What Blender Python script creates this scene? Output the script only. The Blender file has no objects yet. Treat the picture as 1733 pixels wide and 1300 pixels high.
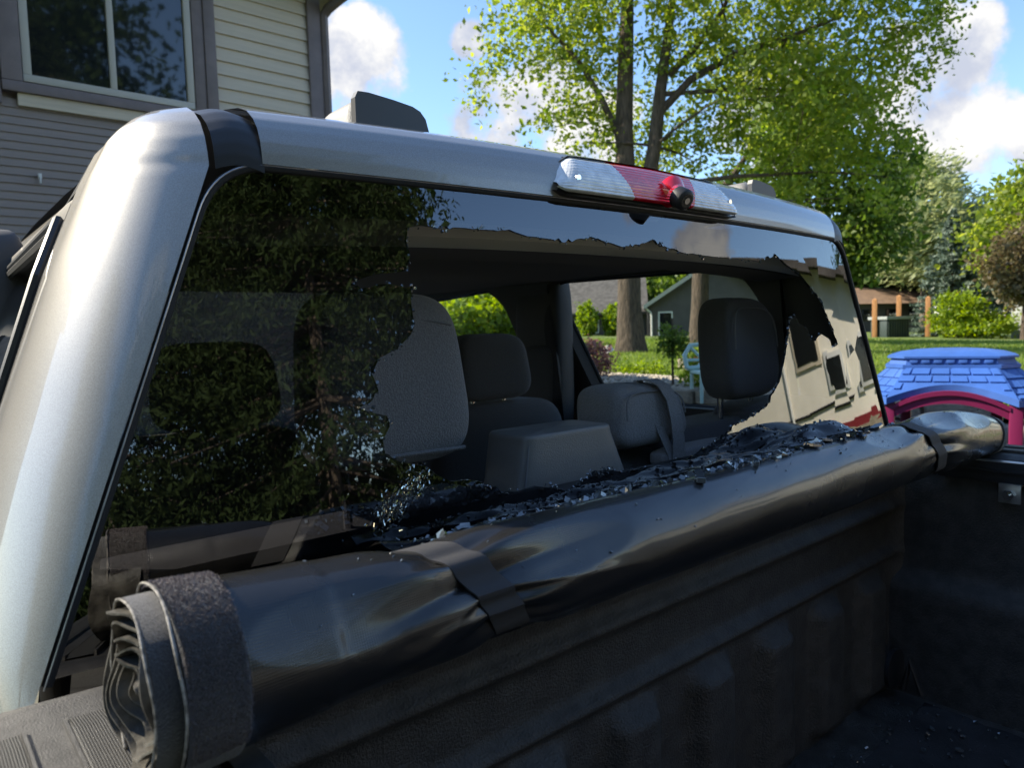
import bpy, bmesh, math, random
import numpy as np
from mathutils import Vector, Matrix
from mathutils.geometry import delaunay_2d_cdt

SC = bpy.context.scene
COL = SC.collection
R = math.radians
random.seed(7)
rng = np.random.default_rng(7)

# ------------------------------------------------------------------ camera
cam_d = bpy.data.cameras.new('camera')
cam = bpy.data.objects.new('camera', cam_d)
COL.objects.link(cam)
cam.matrix_world = Matrix(((0.76004, 0.06932, -0.64616, -0.96), (-0.64921, 0.03617, -0.75975, 0.0),
                           (-0.02930, 0.99694, 0.07250, 1.72), (0, 0, 0, 1)))
cam_d.sensor_fit = 'HORIZONTAL'
cam_d.angle = 2 * math.atan(866.5 / 1230)
cam_d.clip_start = 0.02
cam_d.clip_end = 1500
cam_d.dof.use_dof = True
cam_d.dof.focus_distance = 1.05
cam_d.dof.aperture_fstop = 9.0
SC.camera = cam

# ------------------------------------------------------------------ sky and sun
SUN_H, SUN_E = R(-40), R(38)          # heading from +Y towards +X, elevation
w = bpy.data.worlds.new('World')
SC.world = w
w.use_nodes = True
nt = w.node_tree
nt.nodes.clear()
def N(nt, t, **k):
    n = nt.nodes.new(t)
    for a, b in k.items():
        if a == 'inp':
            for i, v in b.items():
                n.inputs[i].default_value = v
        else:
            setattr(n, a, b)
    return n
def L(nt, a, b):
    nt.links.new(a, b)
def math_n(nt, op, a, b=None, clamp=False):
    n = N(nt, 'ShaderNodeMath', operation=op, use_clamp=clamp)
    for i, v in enumerate((a, b)):
        if v is None: continue
        if isinstance(v, (int, float)): n.inputs[i].default_value = v
        else: L(nt, v, n.inputs[i])
    return n.outputs[0]
def maprange(nt, v, a, b, c=0.0, d=1.0, smooth=True):
    n = N(nt, 'ShaderNodeMapRange', interpolation_type='SMOOTHSTEP' if smooth else 'LINEAR')
    n.clamp = True if not smooth else n.clamp
    L(nt, v, n.inputs['Value'])
    for k, x in (('From Min', a), ('From Max', b), ('To Min', c), ('To Max', d)):
        n.inputs[k].default_value = x
    return n.outputs['Result']
sky = N(nt, 'ShaderNodeTexSky', sky_type='NISHITA', sun_disc=False, sun_elevation=SUN_E,
        sun_rotation=SUN_H % (2 * math.pi), air_density=1.0, dust_density=0.25, ozone_density=4.0, altitude=100)
tc = N(nt, 'ShaderNodeTexCoord')
nz1 = N(nt, 'ShaderNodeTexNoise', inp={'Scale': 13.0, 'Detail': 10.0, 'Roughness': 0.56, 'Lacunarity': 2.1})
nz2 = N(nt, 'ShaderNodeTexNoise', inp={'Scale': 3.1, 'Detail': 3.0, 'Roughness': 0.5})
nz3 = N(nt, 'ShaderNodeTexNoise', inp={'Scale': 9.0, 'Detail': 6.0, 'Roughness': 0.6})
for n in (nz1, nz2, nz3): L(nt, tc.outputs['Generated'], n.inputs['Vector'])
# cumulus banks: a few named clouds plus a scattered cover that continues round the sky
CLOUDS = [((.467, .812, .34), 4.0), ((.474, .803, .365), 2.8), ((.61, .74, .275), 4.6), ((.655, .70, .30), 4.2), ((.70, .66, .26), 4.8),
          ((.843, .465, .255), 5.6), ((.925, .30, .21), 4.9), ((.90, .317, .29), 4.2), ((.905, .34, .25), 4.6), ((.945, .25, .20), 3.0),
          ((.576, .733, .361), 2.0), ((.84, -.48, .24), 5), ((.1, -.8, .6), 9), ((-.7, -.5, .45), 10), ((-.5, -.8, .5), 8)]
msk = None
for c, deg in CLOUDS:
    vm = N(nt, 'ShaderNodeVectorMath', operation='DOT_PRODUCT')
    L(nt, tc.outputs['Generated'], vm.inputs[0])
    vm.inputs[1].default_value = Vector(c).normalized()
    m = maprange(nt, vm.outputs['Value'], math.cos(R(deg * 1.15)), math.cos(R(deg * 0.15)))
    msk = m if msk is None else math_n(nt, 'MAXIMUM', msk, m)
cov = maprange(nt, nz2.outputs['Fac'], .66, .80, 0, .65)
msk = math_n(nt, 'MAXIMUM', msk, cov)
den = math_n(nt, 'ADD', msk, math_n(nt, 'MULTIPLY', math_n(nt, 'SUBTRACT', nz1.outputs['Fac'], .5), 2.6))
alpha = maprange(nt, den, .40, .86)
shade = math_n(nt, 'MULTIPLY', maprange(nt, nz3.outputs['Fac'], .36, .60, .15, 1.0), maprange(nt, den, .5, 1.2, .55, 1.0))
ccol = N(nt, 'ShaderNodeMix', data_type='RGBA')
L(nt, shade, ccol.inputs['Factor'])
ccol.inputs['A'].default_value = (1.75, 1.95, 2.5, 1)
ccol.inputs['B'].default_value = (3.9, 3.8, 3.6, 1)
mixs = N(nt, 'ShaderNodeMix', data_type='RGBA')
L(nt, alpha, mixs.inputs['Factor'])
L(nt, sky.outputs[0], mixs.inputs['A'])
L(nt, ccol.outputs['Result'], mixs.inputs['B'])
bg = N(nt, 'ShaderNodeBackground', inp={'Strength': 0.098})
L(nt, mixs.outputs['Result'], bg.inputs['Color'])
wo = N(nt, 'ShaderNodeOutputWorld')
L(nt, bg.outputs[0], wo.inputs['Surface'])

sd = bpy.data.lights.new('sun', 'SUN')
sd.energy = 3.5
sd.angle = R(.53)
sd.color = (1, .91, .74)
so = bpy.data.objects.new('sun', sd)
COL.objects.link(so)
sv = Vector((math.sin(SUN_H) * math.cos(SUN_E), math.cos(SUN_H) * math.cos(SUN_E), math.sin(SUN_E)))
so.rotation_euler = sv.to_track_quat('Z', 'Y').to_euler()
so.location = (-20, 12, 25)

vs = SC.view_settings
vs.view_transform = 'Standard'
vs.look = 'None'
vs.exposure = 1.62
vs.gamma = 1
vs.use_curve_mapping = False
SC.cycles.max_bounces = 8
SC.cycles.transparent_max_bounces = 24
SC.cycles.caustics_reflective = False
SC.cycles.caustics_refractive = False
SC.cycles.sample_clamp_indirect = 6
SC.cycles.use_denoising = True

# ------------------------------------------------------------------ materials
def mat(name, col, rough=.5, metal=0., spec=.5, coat=0., coat_r=.03, var=0., var_scale=8., col2=None,
        bump=0., bump_scale=200., bump_dist=.002, coord='Object', detail=4., sheen=0., stretch=None, rvar=0.):
    m = bpy.data.materials.new(name)
    m.use_nodes = True
    t = m.node_tree
    b = t.nodes['Principled BSDF']
    b.inputs['Base Color'].default_value = (*col, 1)
    b.inputs['Roughness'].default_value = rough
    b.inputs['Metallic'].default_value = metal
    b.inputs['Specular IOR Level'].default_value = spec
    b.inputs['Coat Weight'].default_value = coat
    b.inputs['Coat Roughness'].default_value = coat_r
    b.inputs['Sheen Weight'].default_value = sheen
    tc = N(t, 'ShaderNodeTexCoord')
    src = tc.outputs[coord]
    if stretch:
        mp = N(t, 'ShaderNodeMapping')
        L(t, src, mp.inputs['Vector'])
        mp.inputs['Scale'].default_value = stretch
        src = mp.outputs[0]
    if var or col2:
        n = N(t, 'ShaderNodeTexNoise', inp={'Scale': var_scale, 'Detail': detail, 'Roughness': .6})
        L(t, src, n.inputs['Vector'])
        mx = N(t, 'ShaderNodeMix', data_type='RGBA')
        L(t, maprange(t, n.outputs['Fac'], .3, .7), mx.inputs['Factor'])
        c2 = col2 or tuple(c * (1 + var) for c in col)
        c1 = col if col2 else tuple(c * (1 - var) for c in col)
        mx.inputs['A'].default_value = (*c1, 1)
        mx.inputs['B'].default_value = (*c2, 1)
        L(t, mx.outputs['Result'], b.inputs['Base Color'])
        if rvar:
            L(t, maprange(t, n.outputs['Fac'], .3, .7, rough - rvar, rough + rvar), b.inputs['Roughness'])
    if bump:
        n = N(t, 'ShaderNodeTexNoise', inp={'Scale': bump_scale, 'Detail': 3., 'Roughness': .6})
        L(t, src, n.inputs['Vector'])
        bp = N(t, 'ShaderNodeBump', inp={'Strength': bump, 'Distance': bump_dist})
        L(t, n.outputs['Fac'], bp.inputs['Height'])
        L(t, bp.outputs[0], b.inputs['Normal'])
    return m

def leaf_mat(name, c1, c2, trans=.45, rough=.5, spec=.35):
    m = bpy.data.materials.new(name)
    m.use_nodes = True
    t = m.node_tree
    b = t.nodes['Principled BSDF']
    out = t.nodes['Material Output']
    g = N(t, 'ShaderNodeNewGeometry')
    mx = N(t, 'ShaderNodeMix', data_type='RGBA')
    L(t, g.outputs['Random Per Island'], mx.inputs['Factor'])
    mx.inputs['A'].default_value = (*c1, 1)
    mx.inputs['B'].default_value = (*c2, 1)
    L(t, mx.outputs['Result'], b.inputs['Base Color'])
    b.inputs['Roughness'].default_value = rough
    b.inputs['Specular IOR Level'].default_value = spec
    tr = N(t, 'ShaderNodeBsdfTranslucent')
    hs = N(t, 'ShaderNodeHueSaturation', inp={'Hue': .485, 'Saturation': 1.12, 'Value': 1.9})
    L(t, mx.outputs['Result'], hs.inputs['Color'])
    L(t, hs.outputs[0], tr.inputs['Color'])
    ms = N(t, 'ShaderNodeMixShader', inp={0: trans})
    L(t, b.outputs[0], ms.inputs[1])
    L(t, tr.outputs[0], ms.inputs[2])
    L(t, ms.outputs[0], out.inputs['Surface'])
    return m

def glass_mat(name, tint, ior=1.5, gloss=(1, 1, 1), craze=0., rough=.0):
    """thin pane: tinted see-through mixed with a mirror reflection by Fresnel"""
    m = bpy.data.materials.new(name)
    m.use_nodes = True
    t = m.node_tree
    t.nodes.remove(t.nodes['Principled BSDF'])
    out = t.nodes['Material Output']
    tr = N(t, 'ShaderNodeBsdfTransparent')
    tr.inputs[0].default_value = (*tint, 1)
    gl = N(t, 'ShaderNodeBsdfGlossy')
    gl.inputs['Color'].default_value = (*gloss, 1)
    gl.inputs['Roughness'].default_value = rough
    fr = N(t, 'ShaderNodeFresnel', inp={'IOR': ior})
    gg = N(t, 'ShaderNodeNewGeometry')      # a thin pane reflects alike from both sides
    L(t, math_n(t, 'ADD', math_n(t, 'MULTIPLY', gg.outputs['Backfacing'], 1 / ior - ior), ior), fr.inputs['IOR'])
    if craze:
        # cracked but hanging together on the film: each facet is tipped a little
        tc = N(t, 'ShaderNodeTexCoord')
        vo = N(t, 'ShaderNodeTexVoronoi', inp={'Scale': 11.0})
        L(t, tc.outputs['Object'], vo.inputs['Vector'])
        nz = N(t, 'ShaderNodeTexNoise', inp={'Scale': 60., 'Detail': 2.})
        L(t, tc.outputs['Object'], nz.inputs['Vector'])
        sp = N(t, 'ShaderNodeSeparateXYZ')
        L(t, tc.outputs['Object'], sp.inputs[0])
        wgt = maprange(t, sp.outputs['X'], .30, .75, 0.01, 1)
        sb = N(t, 'ShaderNodeVectorMath', operation='SUBTRACT')
        L(t, vo.outputs['Color'], sb.inputs[0])
        sb.inputs[1].default_value = (.5, .5, .5)
        sc = N(t, 'ShaderNodeVectorMath', operation='SCALE')
        L(t, sb.outputs[0], sc.inputs[0])
        L(t, math_n(t, 'MULTIPLY', wgt, craze), sc.inputs['Scale'])
        g = N(t, 'ShaderNodeNewGeometry')
        ad = N(t, 'ShaderNodeVectorMath', operation='ADD')
        L(t, g.outputs['Normal'], ad.inputs[0])
        L(t, sc.outputs[0], ad.inputs[1])
        nm = N(t, 'ShaderNodeVectorMath', operation='NORMALIZE')
        L(t, ad.outputs[0], nm.inputs[0])
        L(t, nm.outputs[0], gl.inputs['Normal'])
    mx = N(t, 'ShaderNodeMixShader')
    L(t, fr.outputs[0], mx.inputs[0])
    L(t, tr.outputs[0], mx.inputs[1])
    L(t, gl.outputs[0], mx.inputs[2])
    L(t, mx.outputs[0], out.inputs['Surface'])
    return m

M = {}
M['paint'] = mat('silver_paint', (.37, .35, .32), .42, .55, coat=1., coat_r=.02, var=.13, var_scale=1000, detail=1, bump=.05, bump_scale=700, bump_dist=.0005)
M['black_plastic'] = mat('black_plastic', (.022, .022, .023), .5, bump=.35, bump_scale=900, bump_dist=.0008)
M['rail_plastic'] = mat('rail_plastic', (.05, .048, .046), .55, var=.25, var_scale=60, bump=.6, bump_scale=650, bump_dist=.0012)
M['rubber'] = mat('seal_rubber', (.012, .012, .012), .75)
M['moulding'] = mat('roof_moulding', (.03, .03, .032), .42, bump=.2, bump_scale=500, bump_dist=.0005)
M['pod'] = mat('pod_plastic', (.20, .195, .185), .5, bump=.8, bump_scale=420, bump_dist=.0015)
M['pod_face'] = mat('pod_face', (.06, .06, .062), .35)
M['liner'] = mat('bed_liner', (.068, .062, .055), .45, var=.3, var_scale=30, bump=1., bump_scale=240, bump_dist=.003)
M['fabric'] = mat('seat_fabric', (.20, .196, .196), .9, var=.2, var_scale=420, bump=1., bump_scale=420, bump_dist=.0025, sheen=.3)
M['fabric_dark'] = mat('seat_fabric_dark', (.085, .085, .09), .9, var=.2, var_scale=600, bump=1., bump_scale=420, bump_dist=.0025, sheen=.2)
M['leather'] = mat('vinyl_leather', (.15, .145, .135), .45, bump=.5, bump_scale=480, bump_dist=.0012)
M['trim_dark'] = mat('interior_trim', (.08, .08, .083), .7, bump=.2, bump_scale=500, bump_dist=.0006)
M['headliner'] = mat('headliner_cloth', (.13, .13, .135), .95, bump=.2, bump_scale=800, bump_dist=.0006)
M['headtrim'] = mat('headliner_edge', (.55, .53, .49), .9)
M['thread'] = mat('thread', (.16, .16, .165), .8)
M['chrome'] = mat('chrome', (.75, .76, .78), .12, 1.0)
M['steel'] = mat('zinc_steel', (.5, .5, .5), .35, .9, var=.2, var_scale=40)
M['webbing'] = mat('strap_webbing', (.034, .034, .038), .7, bump=.7, bump_scale=900, bump_dist=.001, stretch=(1, 3, 3))
M['velcro'] = mat('velcro_loop', (.007, .006, .006), .95, col2=(.035, .029, .029), var_scale=650, bump=1., bump_scale=900, bump_dist=.003, sheen=.6)
M['fuzz'] = mat('velcro_fuzz', (.17, .145, .145), .8)
M['piping'] = mat('edge_piping', (.20, .185, .165), .5, var=.7, var_scale=160)
M['asphalt'] = mat('driveway_asphalt', (.055, .054, .052), .85, var=.35, var_scale=3, bump=.6, bump_scale=60, bump_dist=.01)
M['grass'] = mat('lawn_grass', (.10, .16, .025), .9, col2=(.17, .21, .045), var=.1, var_scale=.7, detail=8, bump=1., bump_scale=25, bump_dist=.08)
M['blade'] = leaf_mat('grass_blade', (.11, .19, .03), (.22, .27, .06), .4)
M['soil'] = mat('garden_gravel', (.16, .13, .10), .9, var=.4, var_scale=14, bump=1., bump_scale=30, bump_dist=.03)
M['stone'] = mat('wall_stone', (.36, .30, .22), .85, col2=(.24, .20, .15), var=.3, var_scale=5, bump=1., bump_scale=18, bump_dist=.03)
M['pebble'] = mat('pebbles', (.40, .34, .27), .8, var=.4, var_scale=6)
M['bark'] = mat('bark', (.085, .062, .045), .95, var=.45, var_scale=5, bump=1., bump_scale=9, bump_dist=.06, stretch=(3, 3, .6))
M['bark2'] = mat('bark_pale', (.13, .10, .075), .95, var=.4, var_scale=5, bump=1., bump_scale=9, bump_dist=.05, stretch=(3, 3, .6))
M['leaf_a'] = leaf_mat('leaf_bright', (.10, .165, .02), (.235, .275, .05), .55)
M['leaf_b'] = leaf_mat('leaf_mid', (.055, .11, .017), (.125, .18, .035), .48)
M['leaf_c'] = leaf_mat('leaf_silver', (.17, .21, .09), (.30, .33, .16), .4)
M['leaf_d'] = leaf_mat('leaf_dark', (.025, .05, .014), (.055, .085, .022), .3, .7, .1)
M['leaf_lime'] = leaf_mat('leaf_lime', (.13, .21, .02), (.21, .28, .03), .5)
M['leaf_brown'] = leaf_mat('leaf_bronze', (.10, .072, .035), (.13, .12, .05), .35)
M['needle'] = leaf_mat('needle_blue', (.075, .115, .085), (.135, .175, .13), .15)
M['cedar'] = leaf_mat('cedar_spray', (.036, .056, .020), (.052, .076, .027), .25, .8, .04)
M['pink'] = leaf_mat('pink_flower', (.20, .09, .09), (.28, .17, .14), .3)
M['siding'] = mat('cream_siding', (.62, .54, .42), .7, var=.10, var_scale=6, bump=.4, bump_scale=40, bump_dist=.002, stretch=(.3, 3, 6))
M['siding_dark'] = mat('brown_siding', (.29, .245, .22), .75, var=.15, var_scale=5, bump=.4, bump_scale=40, bump_dist=.002, stretch=(.3, 3, 6))
M['trim_brown'] = mat('brown_trim', (.19, .155, .15), .6, var=.12, var_scale=6)
M['vinyl_frame'] = mat('window_vinyl', (.48, .455, .39), .4)
M['house_glass'] = mat('house_window_glass', (.012, .014, .016), .03, spec=1.0)
M['white'] = mat('white_paint', (.72, .71, .68), .5)
M['grey_siding'] = mat('grey_siding', (.085, .078, .076), .75, var=.1, var_scale=2)
M['roof_grey'] = mat('roof_shingle', (.095, .085, .078), .9, var=.3, var_scale=3)
M['cream'] = mat('cream_wall', (.90, .84, .72), .65, var=.05, var_scale=2)
M['blue'] = mat('blue_plastic', (.042, .115, .38), .45, var=.14, var_scale=4, bump=.1, bump_scale=300, bump_dist=.0008)
M['magenta'] = mat('magenta_plastic', (.17, .010, .06), .42, var=.08, var_scale=5)
M['wood_post'] = mat('cedar_post', (.42, .20, .075), .8, var=.25, var_scale=6, stretch=(4, 4, .5))
M['shed_grey'] = mat('shed_grey', (.28, .30, .29), .7, var=.15, var_scale=3)
M['shed_dark'] = mat('dark_box', (.03, .045, .04), .5)
M['teal'] = mat('pale_teal_plastic', (.42, .60, .56), .5)
M['red'] = mat('red_plastic', (.22, .02, .025), .5)
M['black'] = mat('matte_black', (.01, .01, .01), .6)
M['lens_clear'] = mat('clear_lens', (.92, .92, .92), .08, spec=.8, coat=1, var=.15, var_scale=60)
M['lens_red'] = mat('red_lens', (.95, .010, .035), .15, spec=.8, coat=1, var=.2, var_scale=40)
M['crumb'] = mat('glass_crumb', (.085, .095, .10), .06, spec=1.0, coat=1)
M['crazed'] = mat('crazed_glass', (.9, .85, .68), .08, 1.0, spec=1.)
M['shard'] = mat('shard_glass', (.03, .035, .045), .02, spec=1.0, coat=1)
M['rear_glass'] = glass_mat('rear_glass_tint', (.30, .30, .31), 2.15, craze=.03)
M['rear_glass_in'] = glass_mat('rear_glass_inner', (.6, .6, .62), 1.05)
M['glass_edge'] = mat('glass_edge', (.02, .024, .026), .15, spec=.9)
M['side_glass'] = glass_mat('side_glass', (.86, .89, .86), 1.3)
M['dark_side_glass'] = glass_mat('privacy_glass', (.5, .5, .52), 1.5)

def vinyl_mat():
    m = mat('black_vinyl', (.014, .0136, .0132), .24, spec=.6, coat=.4, coat_r=.10, rvar=.06, var=.12, var_scale=5)
    t = m.node_tree
    b = t.nodes['Principled BSDF']
    uv = N(t, 'ShaderNodeTexCoord').outputs['UV']
    hs = []
    for d in ('X', 'Y'):
        wv = N(t, 'ShaderNodeTexWave', wave_type='BANDS', bands_direction=d, inp={'Scale': 150., 'Distortion': .25, 'Detail': 1.})
        L(t, uv, wv.inputs['Vector'])
        hs.append(wv.outputs['Fac'])
    h = math_n(t, 'MULTIPLY', hs[0], hs[1])
    nz = N(t, 'ShaderNodeTexNoise', inp={'Scale': 14., 'Detail': 4.})
    L(t, uv, nz.inputs['Vector'])
    bp0 = N(t, 'ShaderNodeBump', inp={'Strength': .25, 'Distance': .005})
    L(t, nz.outputs['Fac'], bp0.inputs['Height'])
    bp = N(t, 'ShaderNodeBump', inp={'Strength': .5, 'Distance': .0005})
    L(t, h, bp.inputs['Height'])
    L(t, bp0.outputs[0], bp.inputs['Normal'])
    L(t, bp.outputs[0], b.inputs['Normal'])
    return m
M['vinyl'] = vinyl_mat()

# ------------------------------------------------------------------ helpers
ORG = {}
def link(o, parent=None):
    COL.objects.link(o)
    if parent is not None:
        o.parent = parent
    return o
def tag(o, label, cat, group=None):
    o['label'] = label
    o['category'] = cat
    if group: o['group'] = group
    return o
def structure(o):
    o['kind'] = 'structure'
    return o
def empty(name, loc, label, cat, group=None):
    o = bpy.data.objects.new(name, None)
    o.location = loc
    o.empty_display_size = .1
    link(o)
    ORG[o] = Vector(loc)
    return tag(o, label, cat, group)

class MB:
    def __init__(s): s.v, s.f, s.uv = [], [], None
    def add(s, v, f):
        k = len(s.v)
        s.v += [tuple(p) for p in v]
        s.f += [tuple(i + k for i in q) for q in f]
        return s
    def box(s, c, d, bev=0., rot=None, seg=2):
        bm = bmesh.new()
        bmesh.ops.create_cube(bm, size=1)
        for v in bm.verts: v.co = Vector((v.co.x * d[0], v.co.y * d[1], v.co.z * d[2]))
        if bev: bmesh.ops.bevel(bm, geom=bm.edges[:], offset=bev, segments=seg, affect='EDGES', profile=.6)
        Q = rot if rot is not None else Matrix.Identity(3)
        bm.verts.index_update()
        s.add([Q @ v.co + Vector(c) for v in bm.verts], [[v.index for v in f.verts] for f in bm.faces])
        bm.free()
        return s
    def box2(s, a, b, bev=0.):
        return s.box([(p + q) / 2 for p, q in zip(a, b)], [abs(q - p) for p, q in zip(a, b)], bev)
    def tube(s, path, rad, n=8, caps=True, ry=None):
        P = [Vector(p) for p in path]
        rs = rad if isinstance(rad, (list, tuple)) else [rad] * len(P)
        t0 = (P[1] - P[0]).normalized()
        up = Vector((0, 0, 1)) if abs(t0.z) < .9 else Vector((1, 0, 0))
        a = t0.cross(up).normalized()
        V, F = [], []
        for i, p in enumerate(P):
            t = (P[min(i + 1, len(P) - 1)] - P[max(i - 1, 0)]).normalized()
            a = (a - t * a.dot(t)).normalized()
            b = t.cross(a)
            for k in range(n):
                h = 2 * math.pi * k / n
                V.append(p + a * math.cos(h) * rs[i] + b * math.sin(h) * (rs[i] if ry is None else ry))
        for i in range(len(P) - 1):
            for k in range(n):
                F.append((i * n + k, i * n + (k + 1) % n, (i + 1) * n + (k + 1) % n, (i + 1) * n + k))
        if caps:
            F.append(tuple(range(n))[::-1])
            F.append(tuple((len(P) - 1) * n + k for k in range(n)))
        return s.add(V, F)
    def grid(s, fn, nu, nv, closed_v=False):
        V = [fn(i / (nu - 1), (j / nv if closed_v else j / (nv - 1))) for i in range(nu) for j in range(nv)]
        F = []
        for i in range(nu - 1):
            for j in range(nv if closed_v else nv - 1):
                j2 = (j + 1) % nv
                F.append((i * nv + j, (i + 1) * nv + j, (i + 1) * nv + j2, i * nv + j2))
        return s.add(V, F)
    def prism(s, poly, y0, y1, axis='y'):
        """poly in (x,z) extruded along y (or (y,z) along x, (x,y) along z)"""
        n = len(poly)
        mk = {'y': lambda p, d: (p[0], d, p[1]), 'x': lambda p, d: (d, p[0], p[1]), 'z': lambda p, d: (p[0], p[1], d)}[axis]
        V = [mk(p, y0) for p in poly] + [mk(p, y1) for p in poly]
        F = [tuple(range(n)), tuple(range(2 * n - 1, n - 1, -1))] + [(i, i + n, (i + 1) % n + n, (i + 1) % n) for i in range(n)]
        return s.add(V, F)
    def superq(s, c, d, e=.45, e2=None, nu=20, nv=28, fn=None):
        """rounded cushion: superellipsoid of full size d"""
        e2 = e2 or e
        sg = lambda x, p: math.copysign(abs(x) ** p, x)
        def f(u, v):
            a = (u - .5) * math.pi
            b = v * 2 * math.pi
            x = sg(math.cos(a), e) * sg(math.cos(b), e2) * d[0] / 2
            y = sg(math.cos(a), e) * sg(math.sin(b), e2) * d[1] / 2
            z = sg(math.sin(a), e) * d[2] / 2
            p = Vector((x, y, z))
            if fn: p = fn(p)
            return p + Vector(c)
        return s.grid(f, nu, nv, True)
    def build(s, name, m, parent=None, smooth=True, angle=35, kind=None, org=None):
        me = bpy.data.meshes.new(name)
        o0 = ORG.get(parent, Vector((0, 0, 0))) if parent is not None else (Vector(org) if org else Vector((0, 0, 0)))
        V = np.array([tuple(p) for p in s.v], float) - np.array(o0)
        me.from_pydata(V.tolist(), [], s.f)
        bm = bmesh.new()
        bm.from_mesh(me)
        bmesh.ops.recalc_face_normals(bm, faces=bm.faces[:])
        bm.to_mesh(me)
        bm.free()
        me.materials.append(m)
        if smooth:
            me.polygons.foreach_set('use_smooth', [True] * len(me.polygons))
            if angle: me.set_sharp_from_angle(angle=R(angle))
        me.update()
        o = bpy.data.objects.new(name, me)
        link(o, parent)
        ORG[o] = o0
        if parent is None and org: o.location = o0
        if kind: o['kind'] = kind
        return o

def raw_mesh(name, V, F, m, parent=None, loc=None, kind=None):
    me = bpy.data.meshes.new(name)
    o0 = np.array(ORG.get(parent, (0, 0, 0))) if parent is not None else np.array(loc or (0, 0, 0))
    V = np.asarray(V, np.float32) - o0.astype(np.float32)
    F = np.asarray(F, np.int32)
    k = F.shape[1]
    me.vertices.add(len(V))
    me.vertices.foreach_set('co', V.ravel())
    me.loops.add(F.size)
    me.loops.foreach_set('vertex_index', F.ravel())
    me.polygons.add(len(F))
    me.polygons.foreach_set('loop_start', np.arange(0, F.size, k, dtype=np.int32))
    me.polygons.foreach_set('loop_total', np.full(len(F), k, np.int32))
    me.update(calc_edges=True)
    me.materials.append(m)
    o = bpy.data.objects.new(name, me)
    link(o, parent)
    ORG[o] = Vector(o0)
    if parent is None and loc: o.location = loc
    if kind: o['kind'] = kind
    return o

def piece(name, me, parent, loc, scale=(1, 1, 1), rot=(0, 0, 0)):
    """a repeat of a small part sharing mesh data; loc in world"""
    o = bpy.data.objects.new(name, me)
    link(o, parent)
    o.location = Vector(loc) - ORG.get(parent, Vector((0, 0, 0)))
    o.scale = scale
    o.rotation_euler = rot
    return o
def unit_box(name, m, bev=.04):
    b = MB().box((0, 0, 0), (1, 1, 1), bev, seg=1)
    me = bpy.data.meshes.new(name)
    me.from_pydata(b.v, [], b.f)
    me.materials.append(m)
    return me

def inpoly(p, poly):
    x, y = p
    c = False
    n = len(poly)
    j = n - 1
    for i in range(n):
        xi, yi = poly[i]
        xj, yj = poly[j]
        if (yi > y) != (yj > y) and x < (xj - xi) * (y - yi) / (yj - yi) + xi: c = not c
        j = i
    return c

def sheet(outer, holes, step, mp):
    """triangulated flat shape with holes, mapped to 3D by mp(x, z)"""
    pts, edges = [], []
    for lp in [outer] + holes:
        k = len(pts)
        pts += [Vector(p) for p in lp]
        edges += [(k + i, k + (i + 1) % len(lp)) for i in range(len(lp))]
    xs = [p[0] for p in outer]
    ys = [p[1] for p in outer]
    x = min(xs) + step / 2
    while x < max(xs):
        y = min(ys) + step / 2
        while y < max(ys):
            if inpoly((x, y), outer) and not any(inpoly((x, y), h) for h in holes): pts.append(Vector((x, y)))
            y += step
        x += step
    V, E, F, *_ = delaunay_2d_cdt(pts, edges, [], 0, 1e-6)
    keep = []
    for f in F:
        c = sum((V[i] for i in f), Vector((0, 0))) / len(f)
        if inpoly(c, outer) and not any(inpoly(c, h) for h in holes): keep.append(f)
    return [mp(v.x, v.y) for v in V], keep

def crumb_verts(c, s, rr, flat=.55):
    q = Matrix.Rotation(rr.random() * 6.28, 3, 'Z') @ Matrix.Rotation(rr.gauss(0, .6), 3, 'X') @ Matrix.Rotation(rr.gauss(0, .6), 3, 'Y')
    b = [(-1, -1, -1), (1, -1, -1), (1, 1, -1), (-1, 1, -1), (-1, -1, 1), (1, -1, 1), (1, 1, 1), (-1, 1, 1)]
    sx, sy = s * rr.uniform(.6, 1.4), s * rr.uniform(.5, 1.1)
    return [c + q @ Vector((x * sx + rr.gauss(0, s * .22), y * sy + rr.gauss(0, s * .22), z_ * s * flat)) for x, y, z_ in b], \
        [(0, 3, 2, 1), (4, 5, 6, 7), (0, 1, 5, 4), (1, 2, 6, 5), (2, 3, 7, 6), (3, 0, 4, 7)]
def interp(x, xs, ys): return float(np.interp(x, xs, ys))

# ------------------------------------------------------------------ ground
def zl(x, y):
    yy = np.clip(y - 5, -25, 30)
    return .60 + .03 * yy - .006 * (np.clip(x, 0, 60) - 15) + .22 * np.exp(-((x - 7) / 2.2) ** 2)
structure(MB().box2((-260, -260, -.5), (260, 260, -.03)).build('ground', M['grass'], smooth=False))
structure(MB().box2((-5.5, -30, -.3), (6.45, 6.9, 0)).build('driveway', M['asphalt'], smooth=False))
def terr():
    xs = np.concatenate([np.linspace(6.7, 14, 30), np.linspace(14.4, 50, 70), np.linspace(52, 200, 30)])
    ys = np.concatenate([np.linspace(-120, -22, 20), np.linspace(-20, 45, 110), np.linspace(48, 200, 25)])
    X, Y = np.meshgrid(xs, ys, indexing='ij')
    Z = zl(X, Y) + .03 * np.sin(X * .9 + Y * .4) * np.sin(Y * .7)
    V = np.stack([X, Y, Z], -1).reshape(-1, 3)
    nx, ny = len(xs), len(ys)
    I = (np.arange(nx - 1)[:, None] * ny + np.arange(ny - 1)[None]).ravel()
    o = raw_mesh('lawn', V, np.stack([I, I + ny, I + ny + 1, I + 1], -1), M['grass'])
    o.data.polygons.foreach_set('use_smooth', [True] * len(o.data.polygons))
    structure(o)
terr()
def lawnz(x, y): return float(zl(x, y) + .03 * math.sin(x * .9 + y * .4) * math.sin(y * .7))

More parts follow.
